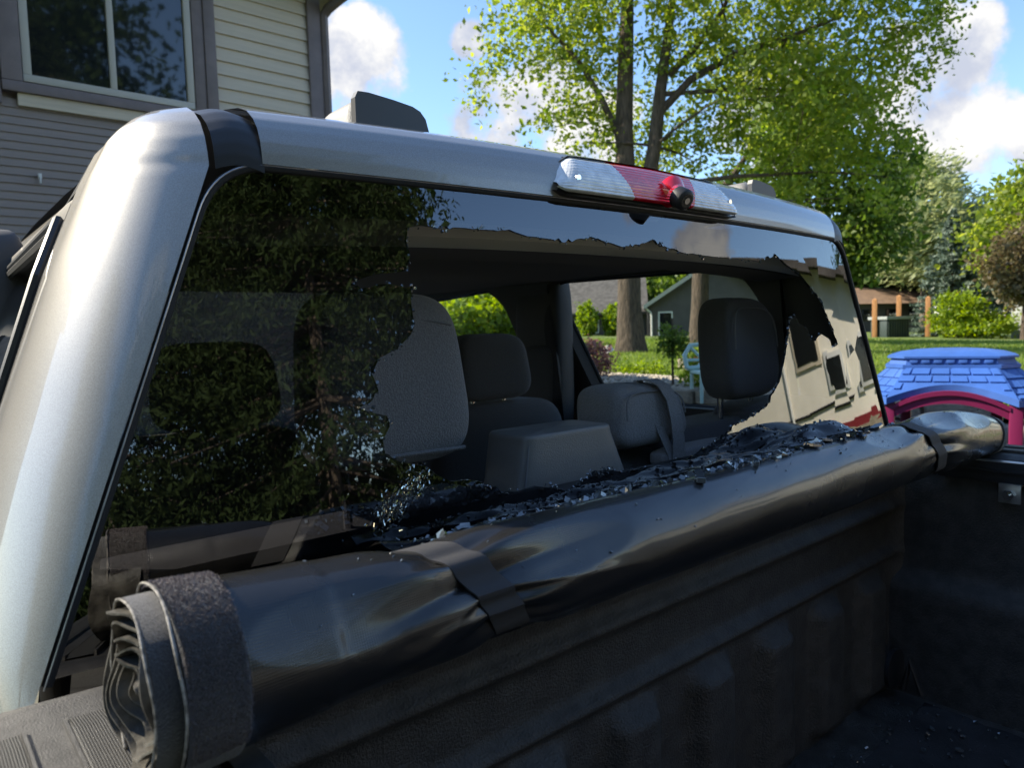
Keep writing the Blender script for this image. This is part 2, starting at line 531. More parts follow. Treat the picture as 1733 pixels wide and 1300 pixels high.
# grass blades over the lawn that can be seen
def blades(n):
    r = rng.random((n, 4))
    d = 8 + 30 * r[:, 0] ** 1.2
    h = np.radians(44 + 36 * r[:, 1])
    X = -.96 + d * np.sin(h)
    Y = d * np.cos(h)
    k = (X > 9.3 + .3 * np.sin(Y * 2)) & ~((Y > 3) & (Y < 13) & (X < 9.6))
    X, Y, d = X[k], Y[k], d[k]
    Z = zl(X, Y) + .03 * np.sin(X * .9 + Y * .4) * np.sin(Y * .7)
    n = len(X)
    a = rng.random(n) * 6.283
    s = .03 + .0016 * d
    hgt = (.06 + .05 * rng.random(n)) * (1 + d * .012)
    lean = rng.normal(0, .035, (n, 2))
    A = np.stack([X - np.cos(a) * s * .35, Y - np.sin(a) * s * .35, Z], -1)
    B = np.stack([X + np.cos(a) * s * .35, Y + np.sin(a) * s * .35, Z], -1)
    T = np.stack([X + lean[:, 0], Y + lean[:, 1], Z + hgt], -1)
    V = np.stack([A, B, T], 1).reshape(-1, 3)
    o = raw_mesh('grass', V, np.arange(3 * n).reshape(-1, 3), M['blade'], kind='stuff')
    tag(o, 'short green lawn grass beyond the stone retaining wall', 'grass')
blades(70000)

# ------------------------------------------------------------------ stone retaining wall
def stone_mesh(i):
    bm = bmesh.new()
    bmesh.ops.create_cube(bm, size=1)
    bmesh.ops.bevel(bm, geom=bm.edges[:], offset=.09, segments=1, affect='EDGES')
    rr = random.Random(i)
    for v in bm.verts: v.co += Vector((rr.uniform(-.04, .04), rr.uniform(-.04, .04), rr.uniform(-.05, .05)))
    me = bpy.data.meshes.new('stone')
    bm.to_mesh(me)
    bm.free()
    me.materials.append(M['stone'])
    return me
STONES = [stone_mesh(i) for i in range(6)]
wall = empty('retaining_wall', (6.55, 4, 0), 'tan stacked stone retaining wall along the edge of the driveway', 'wall')
MB().box2((6.6, -22, -.1), (6.72, 14, .5)).build('backing', M['soil'], wall, smooth=False)
rw = random.Random(3)
z = .0
while z < .8:
    h = .19
    y = -8 + rw.uniform(0, .4)
    while y < 13:
        l = rw.uniform(.32, .62)
        if z < zl(6.8, y) - .02:
            piece('stone', rw.choice(STONES), wall, (6.52 + rw.uniform(-.02, .02), y + l / 2, z + h / 2),
                  (.26, l - .02, h - .015), (0, 0, rw.choice((0, math.pi))))
        y += l
    z += h

# garden bed with pebbles
def bed_sheet():
    xs = np.linspace(6.71, 9.3, 20)
    ys = np.linspace(2.6, 12.8, 50)
    X, Y = np.meshgrid(xs, ys, indexing='ij')
    X = 6.71 + (X - 6.71) * (1 + .12 * np.sin(Y * 1.7))
    Z = zl(X, Y) + .03 * np.sin(X * .9 + Y * .4) * np.sin(Y * .7) + .02
    ny = len(ys)
    I = (np.arange(len(xs) - 1)[:, None] * ny + np.arange(ny - 1)[None]).ravel()
    structure(raw_mesh('garden_bed', np.stack([X, Y, Z], -1).reshape(-1, 3), np.stack([I, I + ny, I + ny + 1, I + 1], -1), M['soil']))
bed_sheet()
def pebbles(n):
    o8 = np.array([(1, 0, 0), (-1, 0, 0), (0, 1, 0), (0, -1, 0), (0, 0, 1), (0, 0, -1)], float)
    f8 = np.array([(0, 2, 4), (2, 1, 4), (1, 3, 4), (3, 0, 4), (2, 0, 5), (1, 2, 5), (3, 1, 5), (0, 3, 5)])
    X = 6.75 + 2.4 * rng.random(n)
    Y = 2.8 + 9.8 * rng.random(n)
    s = .025 + .035 * rng.random(n)
    Z = zl(X, Y) + .03 * np.sin(X * .9 + Y * .4) * np.sin(Y * .7) + .03
    V = o8[None] * s[:, None, None] * (.7 + .6 * rng.random((n, 6, 1))) * np.array([1, 1, .7]) + np.stack([X, Y, Z], -1)[:, None]
    F = f8[None] + 6 * np.arange(n)[:, None, None]
    o = raw_mesh('pebbles', V.reshape(-1, 3), F.reshape(-1, 3), M['pebble'], kind='stuff')
    tag(o, 'loose tan pebbles covering the garden bed', 'gravel')
pebbles(5000)

# ------------------------------------------------------------------ foliage
def leaves(pts, nrm_bias, size, aspect, up=0., sweep=None):
    """quads: 4-vert bent leaves at pts"""
    n = len(pts)
    a = rng.normal(size=(n, 3))
    a /= np.linalg.norm(a, axis=1)[:, None]
    if sweep is not None:
        a = a * .55 + np.array(sweep)
        a /= np.linalg.norm(a, axis=1)[:, None]
    b = rng.normal(size=(n, 3))
    b -= (b * a).sum(1)[:, None] * a
    b /= np.linalg.norm(b, axis=1)[:, None]
    c = np.cross(a, b)
    s = size * (.45 + 1.1 * rng.random(n) ** 1.3)[:, None]
    P = pts
    V = np.stack([P - a * s * .5, P + b * s * aspect * .5 + c * s * .08, P + a * s * .5 - c * s * .05, P - b * s * aspect * .5 + c * s * .08], 1)
    return V.reshape(-1, 3), np.arange(4 * n).reshape(-1, 4)

def clumps(blobs, n_clump, per, spread, shell=.55, flat=.8):
    """clump centres biased to the outside of ellipsoid blobs, leaves scattered round them"""
    wts = np.array([b[1][0] * b[1][1] * b[1][2] * (b[2] if len(b) > 2 else 1) for b in blobs]) ** .75
    wts /= wts.sum()
    idx = rng.choice(len(blobs), n_clump, p=wts)
    d = rng.normal(size=(n_clump, 3))
    d /= np.linalg.norm(d, axis=1)[:, None]
    r = (shell + (1 - shell) * rng.random(n_clump)) ** .8
    r = np.where(rng.random(n_clump) < .25, r * rng.random(n_clump), r)
    cen = np.array([blobs[i][0] for i in idx]) + d * r[:, None] * np.array([blobs[i][1] for i in idx])
    k = np.maximum(2, (per * rng.lognormal(0, .5, n_clump)).astype(int))
    rep = np.repeat(np.arange(n_clump), k)
    sp = spread * (.6 + .8 * rng.random(n_clump))[rep][:, None]
    off = rng.normal(size=(len(rep), 3)) * sp * np.array([1, 1, flat])
    return cen, cen[rep] + off

def limb(mb, a, b, r0, r1, wob=.12, n=7, sag=0.):
    a, b = Vector(a), Vector(b)
    d = (b - a).length
    P = []
    o = Vector((0, 0, 0))
    for i in range(n):
        t = i / (n - 1)
        if 0 < i: o = o + Vector((random.gauss(0, 1), random.gauss(0, 1), random.gauss(0, .6))) * wob * d / n
        P.append(a.lerp(b, t) + o * (1 if i < n - 1 else 1) + Vector((0, 0, math.sin(t * math.pi) * sag * d)))
    mb.tube(P, [r0 + (r1 - r0) * (i / (n - 1)) for i in range(n)], 7)
    return P

def tree(name, label, cat, base, trunks, blobs, n_clump, per, spread, leaf, size, aspect, bark='bark', limbs=26, lr=.07, group=None, sweep=None, shell=.55, flat=.8, twig=True):
    t = empty(name, base, label, cat, group)
    mb = MB()
    nodes = []
    for P, rad in trunks:
        mb.tube([Vector(base) + Vector(p) for p in P], rad, 12)
        for i in range(1, len(P)): nodes.append((Vector(base) + Vector(P[i]), rad[i]))
    B = [(np.array(base) + np.array(b[0]), np.array(b[1]), *(b[2:])) for b in blobs]
    cen, pts = clumps(B, n_clump, per, spread, shell, flat)
    sel = rng.choice(len(cen), min(limbs, len(cen)), replace=False)
    for i in sel:
        c = Vector(cen[i])
        cand = [q for q in nodes if q[0].z < c.z + .5] or nodes
        q = min(cand, key=lambda q: (q[0] - c).length + .3 * abs(q[0].z - c.z))
        L_ = (q[0] - c).length
        P = limb(mb, q[0], c, min(q[1] * .55, lr * (.5 + L_ * .12)), lr * .12, .1, 7, .03)
        nodes.append((P[3], lr * .4))
    mb.build('trunk', M[bark], t, angle=60)
    V, F = leaves(pts, None, size, aspect, sweep=sweep)
    raw_mesh('crown', V, F, M[leaf], t)
    return t

def copytree(o, loc, rz, sc, label, group=None):
    c = o.copy()
    link(c)
    c.location = loc
    c.rotation_euler = (0, 0, rz)
    c.scale = (sc, sc, sc)
    c['label'] = label
    if group: c['group'] = group
    for ch in o.children:
        k = ch.copy()
        link(k, c)
    return c

# big two-stemmed shade tree: view basis at its distance (right-hand direction across the view, depth direction)
TB = (17.45, 15.59, .88)
vr = Vector((.646, -.763, 0))     # across the view
vd = Vector((.763, .646, 0))      # away from the camera
def va(a, d, z): return tuple(vr * a + vd * d + Vector((0, 0, z)))
big_blobs = []
for a, d, z, ra, rz, dn in [(-2.9, -1, 10.2, 1.9, 1.6, .7), (-4.3, -.5, 8.9, 1.2, 1.4, .45), (-1.4, .5, 9.2, 1.8, 1.8, .8), (-2.0, 1, 11.6, 2.2, 1.6, .8), (.8, -1, 10.6, 2.1, 1.9, .9),
                        (3.2, .8, 10.0, 2.3, 2.1, 1.), (6.2, .2, 10.2, 2.5, 2.0, 1.), (8.4, .6, 9.6, 1.5, 1.9, .8), (9.3, .2, 10.6, .8, .9, .4), (4.4, -.6, 7.6, 2.3, 1.7, 1.), (6.8, .4, 7.2, 2.0, 2.0, 1.),
                        (2.4, 1.2, 6.9, 1.8, 1.1, .8), (-2.4, -.3, 7.4, 1.3, 1.0, .35), (-.8, -.2, 7.2, 1.0, .9, .5), (1.5, -2.6, 12.8, 4.0, 1.8, .9), (5.5, 1, 13, 3.6, 2.2, .9), (.6, 3, 8, 2, 2, .5), (5.4, 3.0, 8.8, 3, 2.4, .7),
                        (7.6, .3, 5.4, 1.3, 1.3, .8), (5.4, .9, 5.3, 1.6, 1.2, .7)]:
    v = va(a, d, z)
    big_blobs.append((v, (max(ra, 1.0), max(ra, 1.0), rz), dn))
t1 = [(va(0, 0, -.2), va(0, 0, .5), va(-.03, 0, 1.6), va(0, 0, 3.4), va(-.05, 0, 5.2), va(-.1, .1, 7.2), va(.0, .1, 9.5), va(.1, .2, 11.6), va(.0, .3, 14)),
      (.62, .47, .39, .35, .32, .29, .25, .19, .08)]
t2 = [(va(.1, -.1, 2.6), va(.42, -.15, 4.0), va(.62, -.1, 5.3), va(.85, 0, 6.6), va(1.05, 0, 8.2), va(1.35, .2, 10.2), va(1.7, .2, 12.8)), (.28, .27, .25, .22, .19, .14, .06)]
t3 = [(va(1.0, 0, 7.6), va(2.0, .1, 8.6), va(3.4, .2, 9.3), va(5.0, .3, 9.7), va(6.6, .3, 10.2)), (.13, .12, .10, .075, .04)]
t4 = [(va(1.35, .1, 8.8), va(2.2, .1, 9.6), va(3.0, 0, 10.6), va(3.6, 0, 12.0)), (.11, .09, .07, .04)]
t5 = [(va(-.1, 0, 6.6), va(-.8, -.1, 8.2), va(-1.5, -.2, 9.4), va(-2.6, -.4, 10.6)), (.12, .1, .07, .04)]
tree('shade_tree', 'tall shade tree forking into two stems with a bright airy crown over the truck', 'tree', TB, [t1, t2, t3, t4, t5], big_blobs,
     1750, 22, .27, 'leaf_a', .18, .62, limbs=190, lr=.07)

# second shade tree farther back
b2 = (24.83, 18.14, .92)
bl2 = [(va(a, d, z), (ra, ra, rz), 1) for a, d, z, ra, rz in [(4.2, 1, 7.2, 2.6, 2.2), (6.6, 1, 5.6, 2.4, 2.0), (6.4, 0, 4.0, 1.8, 1.5), (2.4, 2, 6.0, 2.2, 1.6), (.4, 1, 5.6, 1.6, 1.2), (5.0, 2, 9.3, 2.8, 1.8), (7.4, 1, 7.4, 1.5, 1.3), (-3.0, 3, 5.4, 2.6, 1.2), (-5.6, 3, 5.0, 1.6, .9), (6.0, 0, 3.2, 1.6, .9), (1.6, -1, 4.35, 1.0, .6), (3.4, -.5, 4.5, .9, .6)]]
tree('maple_tree', 'darker leafy tree with a single slim trunk behind the forked shade tree', 'tree', b2,
     [[(va(0, 0, -.2), va(0, 0, .4), va(.05, 0, 1.5), va(.1, 0, 3.0), va(.5, .1, 4.8), va(1.1, .3, 6.4), va(2.2, .6, 8.0)), (.52, .42, .36, .34, .28, .22, .08)],
      [(va(.15, 0, 2.9), va(.9, 0, 3.7), va(1.9, 0, 4.5), va(3.2, 0, 5.4)), (.2, .16, .13, .06)]],
     bl2, 900, 24, .36, 'leaf_b', .24, .65, limbs=36, lr=.08)

# generic trees for the far edge of the lawn and all round
def generic(name, label, base, h, wd, leaf, n=420, per=22, size=.34, bark='bark', sweep=None, low=.25, aspect=.6, group=None):
    bl = [((0, 0, h * .62), (wd * .5, wd * .5, h * .30), 1), ((wd * .22, .1, h * .48), (wd * .33, wd * .33, h * .22), 1), ((-wd * .24, -.2, h * .5), (wd * .34, wd * .34, h * .22), 1),
          ((.05 * wd, -.25 * wd, h * (low + .15)), (wd * .33, wd * .33, h * .17), 1), ((.1, .1, h * .82), (wd * .3, wd * .3, h * .18), 1)]
    return tree(name, label, 'tree', base, [[((0, 0, -.3), (0, 0, h * .1), (.1, 0, h * .3), (.05, .1, h * .5), (.1, 0, h * .85)), (h * .035, h * .027, h * .022, h * .015, h * .004)]],
                bl, n, per, wd * .06, leaf, size, aspect, bark, limbs=16, lr=h * .008, sweep=sweep, group=group)
def gz(x, y): return lawnz(x, y) - .05 if x > 6.7 else -.05
def place(u_heading, dist): return (-.96 + dist * math.sin(R(u_heading)), dist * math.cos(R(u_heading)))
def base_at(hd, dist):
    x, y = place(hd, dist)
    return (x, y, gz(x, y))
SW = (vr * .75 + Vector((0, 0, .35)))
willow = generic('willow_tree', 'silvery green willow with wind swept foliage behind the blue spruce', base_at(70.0, 60), 12.6, 8.0, 'leaf_c', 620, 26, .5, 'bark2', tuple(SW), .2, .3)
rt = generic('maple_tree', 'bright green round tree beside the grey shed', base_at(77.0, 46), 9.0, 8.2, 'leaf_a', 520, 24, .34)
bronze = generic('bronze_tree', 'small bronze leaved tree in front of the grey shed', base_at(75.6, 41), 5.6, 4.0, 'leaf_brown', 260, 22, .24)
dark1 = generic('woodland_tree', 'dark leafy tree in the wood behind the posts', base_at(73.5, 66), 9.5, 10.5, 'leaf_d', 430, 22, .5, group='trees at the far edge of the lawn')
GRP = 'trees at the far edge of the lawn'
lab_d = 'dark leafy tree in the wood behind the posts'
lab_h = 'tree rising behind the grey neighbouring house'
for hd, ds, sc in [(68.5, 72, 1.1), (65.6, 66, 1.0), (62.5, 70, 1.0), (77.5, 64, .9)]:
    copytree(dark1, base_at(hd, ds), random.random() * 6, sc, lab_d, GRP)
back2 = generic('woodland_tree', lab_h, base_at(58.5, 74), 10, 11, 'leaf_b', 420, 22, .5, group='trees behind the neighbouring house')
for hd, ds, sc in [(54, 70, .95), (50, 78, 1.0), (46, 72, 1.0), (42, 76, 1.05), (38, 68, .95), (34, 74, 1.05)]:
    copytree(back2, base_at(hd, ds), random.random() * 6, sc, lab_h, 'trees behind the neighbouring house')

# shrubs / hedge
def shrub(name, label, base, rx, rz, leaf, n=120, per=20, size=.12, group=None, trunk=True):
    t = empty(name, base, label, 'shrub', group)
    mb = MB()
    for i in range(6):
        a = random.random() * 6.28
        limb(mb, Vector(base), Vector(base) + Vector((math.cos(a) * rx * .5, math.sin(a) * rx * .5, rz * random.uniform(.8, 1.5))), .012 + rz * .012, .004, .1, 5)
    mb.build('stem', M['bark'], t)
    _, pts = clumps([(np.array(base) + np.array((0, 0, rz)), np.array((rx, rx, rz)), 1)], n, per, rx * .13, .5)
    pts[:, 2] = np.maximum(pts[:, 2], base[2] + .02)
    V, F = leaves(pts, None, size, .55)
    raw_mesh('foliage', V, F, M[leaf], t)
    return t
shrub('lime_shrub', 'lime green bush growing against the wooden posts', base_at(72.0, 43.5), 1.3, 1.25, 'leaf_lime', 150, 20, .2)
shrub('lime_shrub', 'low wide lime green bush spreading right of the wooden posts', base_at(73.3, 43.3), 1.5, .7, 'leaf_lime', 130, 20, .2)

# blue spruce
def spruce(name, label, base, h, rad):
    t = empty(name, base, label, 'tree')
    mb = MB().tube([Vector(base), Vector(base) + Vector((0, 0, h))], [h * .022, .02], 10)
    P = []
    zc = .35
    while zc < h:
        rr = rad * (1 - zc / h) ** .85 + .12
        nb = int(9 + 9 * rr / rad)
        for k in range(nb):
            a = random.random() * 6.283
            Ln = rr * random.uniform(.75, 1.12)
            m = int(14 + 60 * Ln / rad)
            s = rng.random(m) ** .7
            droop = -.22 * Ln * s + .12 * Ln * s ** 3
            off = rng.normal(0, .05 + .07 * Ln, m) * (1.15 - s)
            P.append(np.stack([base[0] + math.cos(a) * Ln * s - math.sin(a) * off, base[1] + math.sin(a) * Ln * s + math.cos(a) * off,
                               base[2] + zc + droop + rng.normal(0, .05, m)], -1))
            if k % 3 == 0:
                b0 = Vector((base[0], base[1], base[2] + zc))
                mb.tube([b0, b0 + Vector((math.cos(a) * Ln * .8, math.sin(a) * Ln * .8, -.17 * Ln))], [.03, .008], 5)
        zc += .26 + .1 * rr / rad
    mb.build('trunk', M['bark'], t)
    V, F = leaves(np.concatenate(P), None, .26, .35)
    raw_mesh('crown', V, F, M['needle'], t)
spruce('blue_spruce', 'blue grey spruce standing behind the wooden posts', base_at(71.6, 48), 7.0, 2.6)
spruce('blue_spruce', 'darker spruce in the gap right of the blue grey one', base_at(74.2, 58), 8.2, 3.0)

# ------------------------------------------------------------------ things at the far edge of the lawn
for k, (hd, ds, hh) in enumerate([(66.95, 43.5, 2.05), (68.45, 46, 2.3), (70.2, 46, 2.2), (71.85, 45.5, 2.4)]):
    b = base_at(hd, ds)
    lab = ['wooden post beside the dark compost box', 'wooden post rising behind the dark compost box', 'wooden post half hidden in the lime green bush', 'tall wooden post on the far side of the lime green bush'][k]
    o = MB().box((0, 0, hh / 2), (.24, .24, hh), .02).add([(-.12, -.12, hh), (.12, -.12, hh), (.12, .12, hh), (-.12, .12, hh), (0, 0, hh + .07)], [(0, 1, 4), (1, 2, 4), (2, 3, 4), (3, 0, 4)]).build('wooden_post', M['wood_post'], org=(0, 0, 0))
    o.location = b
    o.rotation_euler = (0, 0, .3)
    tag(o, lab, 'post', 'orange brown posts at the far edge of the lawn')
def yawbox(name, mat_, parent, c, d, yaw, bev=.01):
    return MB().box(c, d, bev, Matrix.Rotation(yaw, 3, 'Z')).build(name, mat_, parent)
b = base_at(67.9, 44)
cb = empty('compost_box', b, 'dark green slatted compost box with a pale lid between the posts', 'box')
yawbox('bin', M['shed_dark'], cb, Vector(b) + Vector((0, 0, .5)), (1.5, 1.1, 1.0), -.4)
yawbox('lid', M['shed_grey'], cb, Vector(b) + Vector((0, 0, 1.06)), (1.7, 1.3, .16), -.4)
for i in range(9):
    q = Matrix.Rotation(-.4, 3, 'Z') @ Vector((-.64 + i * .16, -.57, .5))
    yawbox('slat', M['shed_dark'], cb, Vector(b) + q, (.1, .05, .92), -.4, .005)
b = base_at(75.4, 47)
st = MB().tube([(0, 0, 0), (.02, 0, 2.2)], [.09, .07], 8).build('wooden_pole', M['bark2'], org=(0, 0, 0))
st.location = b
tag(st, 'slim pale pole standing left of the grey shed', 'pole')
b = base_at(77.0, 45.5)
sh = empty('garden_shed', b, 'small pale grey shed under the round green tree', 'shed')
yawbox('wall', M['shed_grey'], sh, Vector(b) + Vector((0, 0, 1.0)), (2.4, 2.4, 2.0), -.35)
Q = Matrix.Rotation(-.35, 3, 'Z')
rp = MB().prism([(-1.4, 1.95), (1.4, 1.95), (0, 2.9)], -1.4, 1.4)
rp.v = [tuple(Q @ Vector(p) + Vector(b)) for p in rp.v]
rp.build('roof', M['roof_grey'], sh, smooth=False)
yawbox('door', M['white'], sh, Vector(b) + Q @ Vector((-1.22, .2, .9)), (.06, .8, 1.7), -.35)

# brown roofed building between the posts and the truck
b = base_at(66.2, 62)
bb = empty('brown_roofed_house', b, 'low house with a brown roof half hidden behind the posts', 'house')
yawbox('wall', M['grey_siding'], bb, Vector(b) + Vector((0, 0, 1.0)), (9, 5, 2.0), -.3)
rp = MB().prism([(-3.2, 2.0), (3.2, 2.0), (0, 3.3)], -5, 5, 'x')
Q = Matrix.Rotation(-.3, 3, 'Z')
rp.v = [tuple(Q @ Vector(p) + Vector(b)) for p in rp.v]
rp.build('roof', mat('brown_shingle', (.22, .14, .09), .9, var=.2, var_scale=3), bb, smooth=False)
for i in range(3):
    yawbox('window', M['house_glass'], bb, Vector(b) + Q @ Vector((-2.5 + 2.4 * i, -2.53, 1.2)), (1.0, .08, .8), -.3)

# ------------------------------------------------------------------ neighbouring grey house seen through the cab
def neighbour():
    # local frame: a across the view, d away, z up
    base = Vector((35.2, 28.6, 1.12))
    t = empty('grey_house', base, 'dark grey house with white trim and a gable seen through the passenger window', 'house')
    ex = Vector((.66, -.75, 0))
    ed = Vector((.75, .66, 0))
    def wpt(a, d, z): return base + ex * a + ed * d + Vector((0, 0, z))
    def poly(pl, d0, d1): # pl in (a,z)
        n = len(pl)
        return [wpt(a, d0, z) for a, z in pl] + [wpt(a, d1, z) for a, z in pl], [tuple(range(n)), tuple(range(2 * n - 1, n - 1, -1))] + [(i, i + n, (i + 1) % n + n, (i + 1) % n) for i in range(n)]
    # gable wing to the right, long wing to the left
    MB().add(*poly([(-.5, -.3), (8.0, -.3), (8.0, 1.65), (3.4, 4.35), (-.5, 1.9)], 0, 9)).build('wall', M['grey_siding'], t, smooth=False)
    MB().add(*poly([(-9, -.3), (-.52, -.3), (-.52, 1.7), (-9, 1.7)], .8, 7)).build('wall', M['grey_siding'], t, smooth=False)
    MB().add([wpt(-9.4, .3, 1.6), wpt(-.4, .3, 1.6), wpt(-.4, 4, 4.0), wpt(-9.4, 4, 4.0), wpt(-.4, 8, 1.6), wpt(-9.4, 8, 1.6), wpt(-9.4, .3, 1.45), wpt(-.4, .3, 1.45)],
             [(0, 1, 2, 3), (3, 2, 4, 5), (6, 7, 1, 0)]).build('roof', M['roof_grey'], t, smooth=False)
    for (a0, z0, a1, z1) in [(-.75, 1.75, 3.4, 4.42), (8.3, 1.5, 3.4, 4.42)]:
        MB().add([wpt(a0, -.5, z0), wpt(a1, -.5, z1), wpt(a1, 9.3, z1), wpt(a0, 9.3, z0), wpt(a0, -.5, z0 + .16), wpt(a1, -.5, z1 + .16), wpt(a1, 9.3, z1 + .16), wpt(a0, 9.3, z0 + .16)],
                 [(0, 1, 2, 3), (4, 5, 6, 7), (0, 3, 7, 4), (1, 2, 6, 5), (3, 2, 6, 7)]).build('roof', M['roof_grey'], t, smooth=False)
        MB().add([wpt(a0, -.55, z0 - .06), wpt(a1, -.55, z1 - .06), wpt(a1, -.55, z1 + .2), wpt(a0, -.55, z0 + .2), wpt(a0, -.5, z0 - .06), wpt(a1, -.5, z1 - .06), wpt(a1, -.5, z1 + .2), wpt(a0, -.5, z0 + .2)],
                 [(0, 1, 2, 3), (4, 5, 6, 7), (0, 4, 5, 1), (3, 2, 6, 7), (0, 3, 7, 4), (1, 2, 6, 5)]).build('barge_board', M['vinyl_frame'], t, smooth=False)
    MB().tube([wpt(-.6, -.35, 1.75), wpt(-.3, -.12, 1.5), wpt(-.25, -.1, 1.3), wpt(-.25, -.1, -.1)], .06, 8).build('downspout', M['white'], t)
    def rect(name, a0, a1, z0, z1, d, m, th=.06, par=None):
        return MB().add(*poly([(a0, z0), (a1, z0), (a1, z1), (a0, z1)], d, d + th)).build(name, m, par or t, smooth=False)
    for (a0, a1, z0, z1) in [(.25, .95, .1, 1.45), (-1.9, -.9, .45, 1.2), (-4.6, -3.6, .4, 1.2)]:
        d = -.03 if a0 > 0 else .77
        fr = rect('window', a0 - .09, a1 + .09, z0 - .09, z1 + .09, d - .02, M['white'])
        rect('pane', a0, a1, z0, z1, d - .05, M['house_glass'], .04, fr)
    MB().tube([wpt(1.5, -.5, -.1), wpt(1.5, -.5, .55)], .05, 8).build('path_light', M['black'], t)
neighbour()
def nshrub(a, z, rx, rz, lab):
    p = Vector((35.2, 28.6, 1.1)) + Vector((.66, -.75, 0)) * a + Vector((.75, .66, 0)) * -1.2
    shrub('foundation_shrub', lab, (p.x, p.y, 1.1), rx, rz, 'leaf_lime', 110, 20, .2)
nshrub(-4.2, 0, .75, 1.25, 'pale green upright shrub on the near side of the grey house wing')
nshrub(-2.6, 0, .7, 1.1, 'pale green rounded shrub beside the tree trunk at the grey house')
# hedge beyond, seen past the front passenger headrest
for hd, ds, r_ in [(36.3, 27, 1.7), (38.9, 28, 1.8), (33.6, 29, 1.9), (41.6, 30, 1.7)]:
    shrub('hedge_shrub', 'bright lime shrub in the hedge seen past the front seat headrest', base_at(hd, ds), r_, r_ * .62, 'leaf_lime', 160, 22, .26, 'hedge shrubs')

# ------------------------------------------------------------------ garden bed things
def gp(x, y): return Vector((x, y, lawnz(x, y)))
p = gp(7.0, 6.02)
sp = empty('sapling', p, 'young round headed sapling on a thin dark stem in the pebble bed', 'tree')
MB().tube([p, p + Vector((.01, .01, .5)), p + Vector((0, 0, .95))], [.018, .015, .01], 8).build('trunk', M['bark'], sp)
_, pts = clumps([(np.array(p + Vector((0, 0, .62))), np.array((.23, .23, .27)), 1)], 90, 16, .04, .4)
V, F = leaves(pts, None, .045, .6)
raw_mesh('crown', V, F, M['leaf_b'], sp)
shrub('pink_shrub', 'pinkish flowering shrub by the garden lamp', tuple(gp(7.3, 7.75)), .34, .3, 'pink', 120, 18, .05)
shrub('gold_shrub', 'low yellow green shrub at the foot of the sapling', tuple(gp(7.35, 5.75)), .38, .24, 'leaf_lime', 110, 18, .05)
shrub('grass_tuft', 'tuft of bright ornamental grass at the edge of the lawn', tuple(gp(9.1, 8.3)), .5, .12, 'leaf_lime', 80, 18, .06)
p = gp(7.86, 7.95)
lp = empty('garden_lamp', p, 'small path lamp with a pale cone shade on a stake', 'lamp')
MB().tube([p, p + Vector((0, 0, .44))], .014, 8).build('stake', M['steel'], lp)
MB().tube([p + Vector((0, 0, .42)), p + Vector((-.02, 0, .47)), p + Vector((-.05, 0, .50))], [.10, .07, .01], 12).build('shade', M['white'], lp)
rr_ = random.Random(11)
for i, (x, y) in enumerate([(12.2, 9.4), (12.9, 9.5), (13.4, 9.9), (12.6, 9.0), (14.2, 10.3), (15.5, 11.0), (16.4, 11.6), (14.9, 10.4), (7.9, 5.5), (8.3, 5.0)]):
    p = gp(x, y)
    s_ = rr_.uniform(.35, .6)
    o = bpy.data.objects.new('garden_rock', STONES[i % 6])
    link(o)
    o.location = p + Vector((0, 0, .12))
    o.scale = (s_, s_ * 1.3, .32)
    o.rotation_euler = (rr_.uniform(-.15, .15), 0, rr_.random() * 3)
    tag(o, 'tan boulder lying in the rockery past the sapling' if x > 10 else 'tan boulder lying in the pebble bed close to the toy chair', 'rock', 'rockery boulders' if x > 10 else 'pebble bed boulders')
p = gp(11.4, 8.35) + Vector((0, 0, .28))
kb = MB().superq(p, (.42, 1.2, .26), .7, nu=12, nv=16).build('plastic_sled', M['red'])
tag(kb, 'dark red plastic sled lying among the rockery boulders', 'sled')

def toy_chair():
    p = Vector((6.62, 5.28, .80))
    t = empty('toy_chair', p, 'pale teal plastic lawn chair with an open back frame by the stone wall', 'chair')
    Q = Matrix.Rotation(R(-35), 3, 'Z')
    f = lambda *a: p + Q @ Vector(a)
    MB().tube([f(-.2, 0, .40), f(-.22, .03, .56), f(-.14, .05, .68), f(.12, .05, .70), f(.24, .03, .60), f(.10, .0, .42), f(-.2, 0, .40)], .028, 8).build('back_frame', M['teal'], t)
    for a, b_ in [((-.14, .04, .66), (.08, 0, .42)), ((-.2, .02, .5), (.16, .03, .5)), ((.18, .04, .64), (-.08, 0, .40))]:
        MB().tube([f(*a), f(*b_)], .02, 6).build('back_slat', M['teal'], t)
    MB().box(f(.05, -.18, .36), (.42, .4, .04), .01, Q).build('seat', M['teal'], t)
    for a in ((-.14, -.34), (.24, -.34), (-.14, 0), (.24, 0)):
        MB().tube([f(*a, .36), f(a[0], a[1], .0)], .022, 8).build('leg', M['teal'], t)
toy_chair()

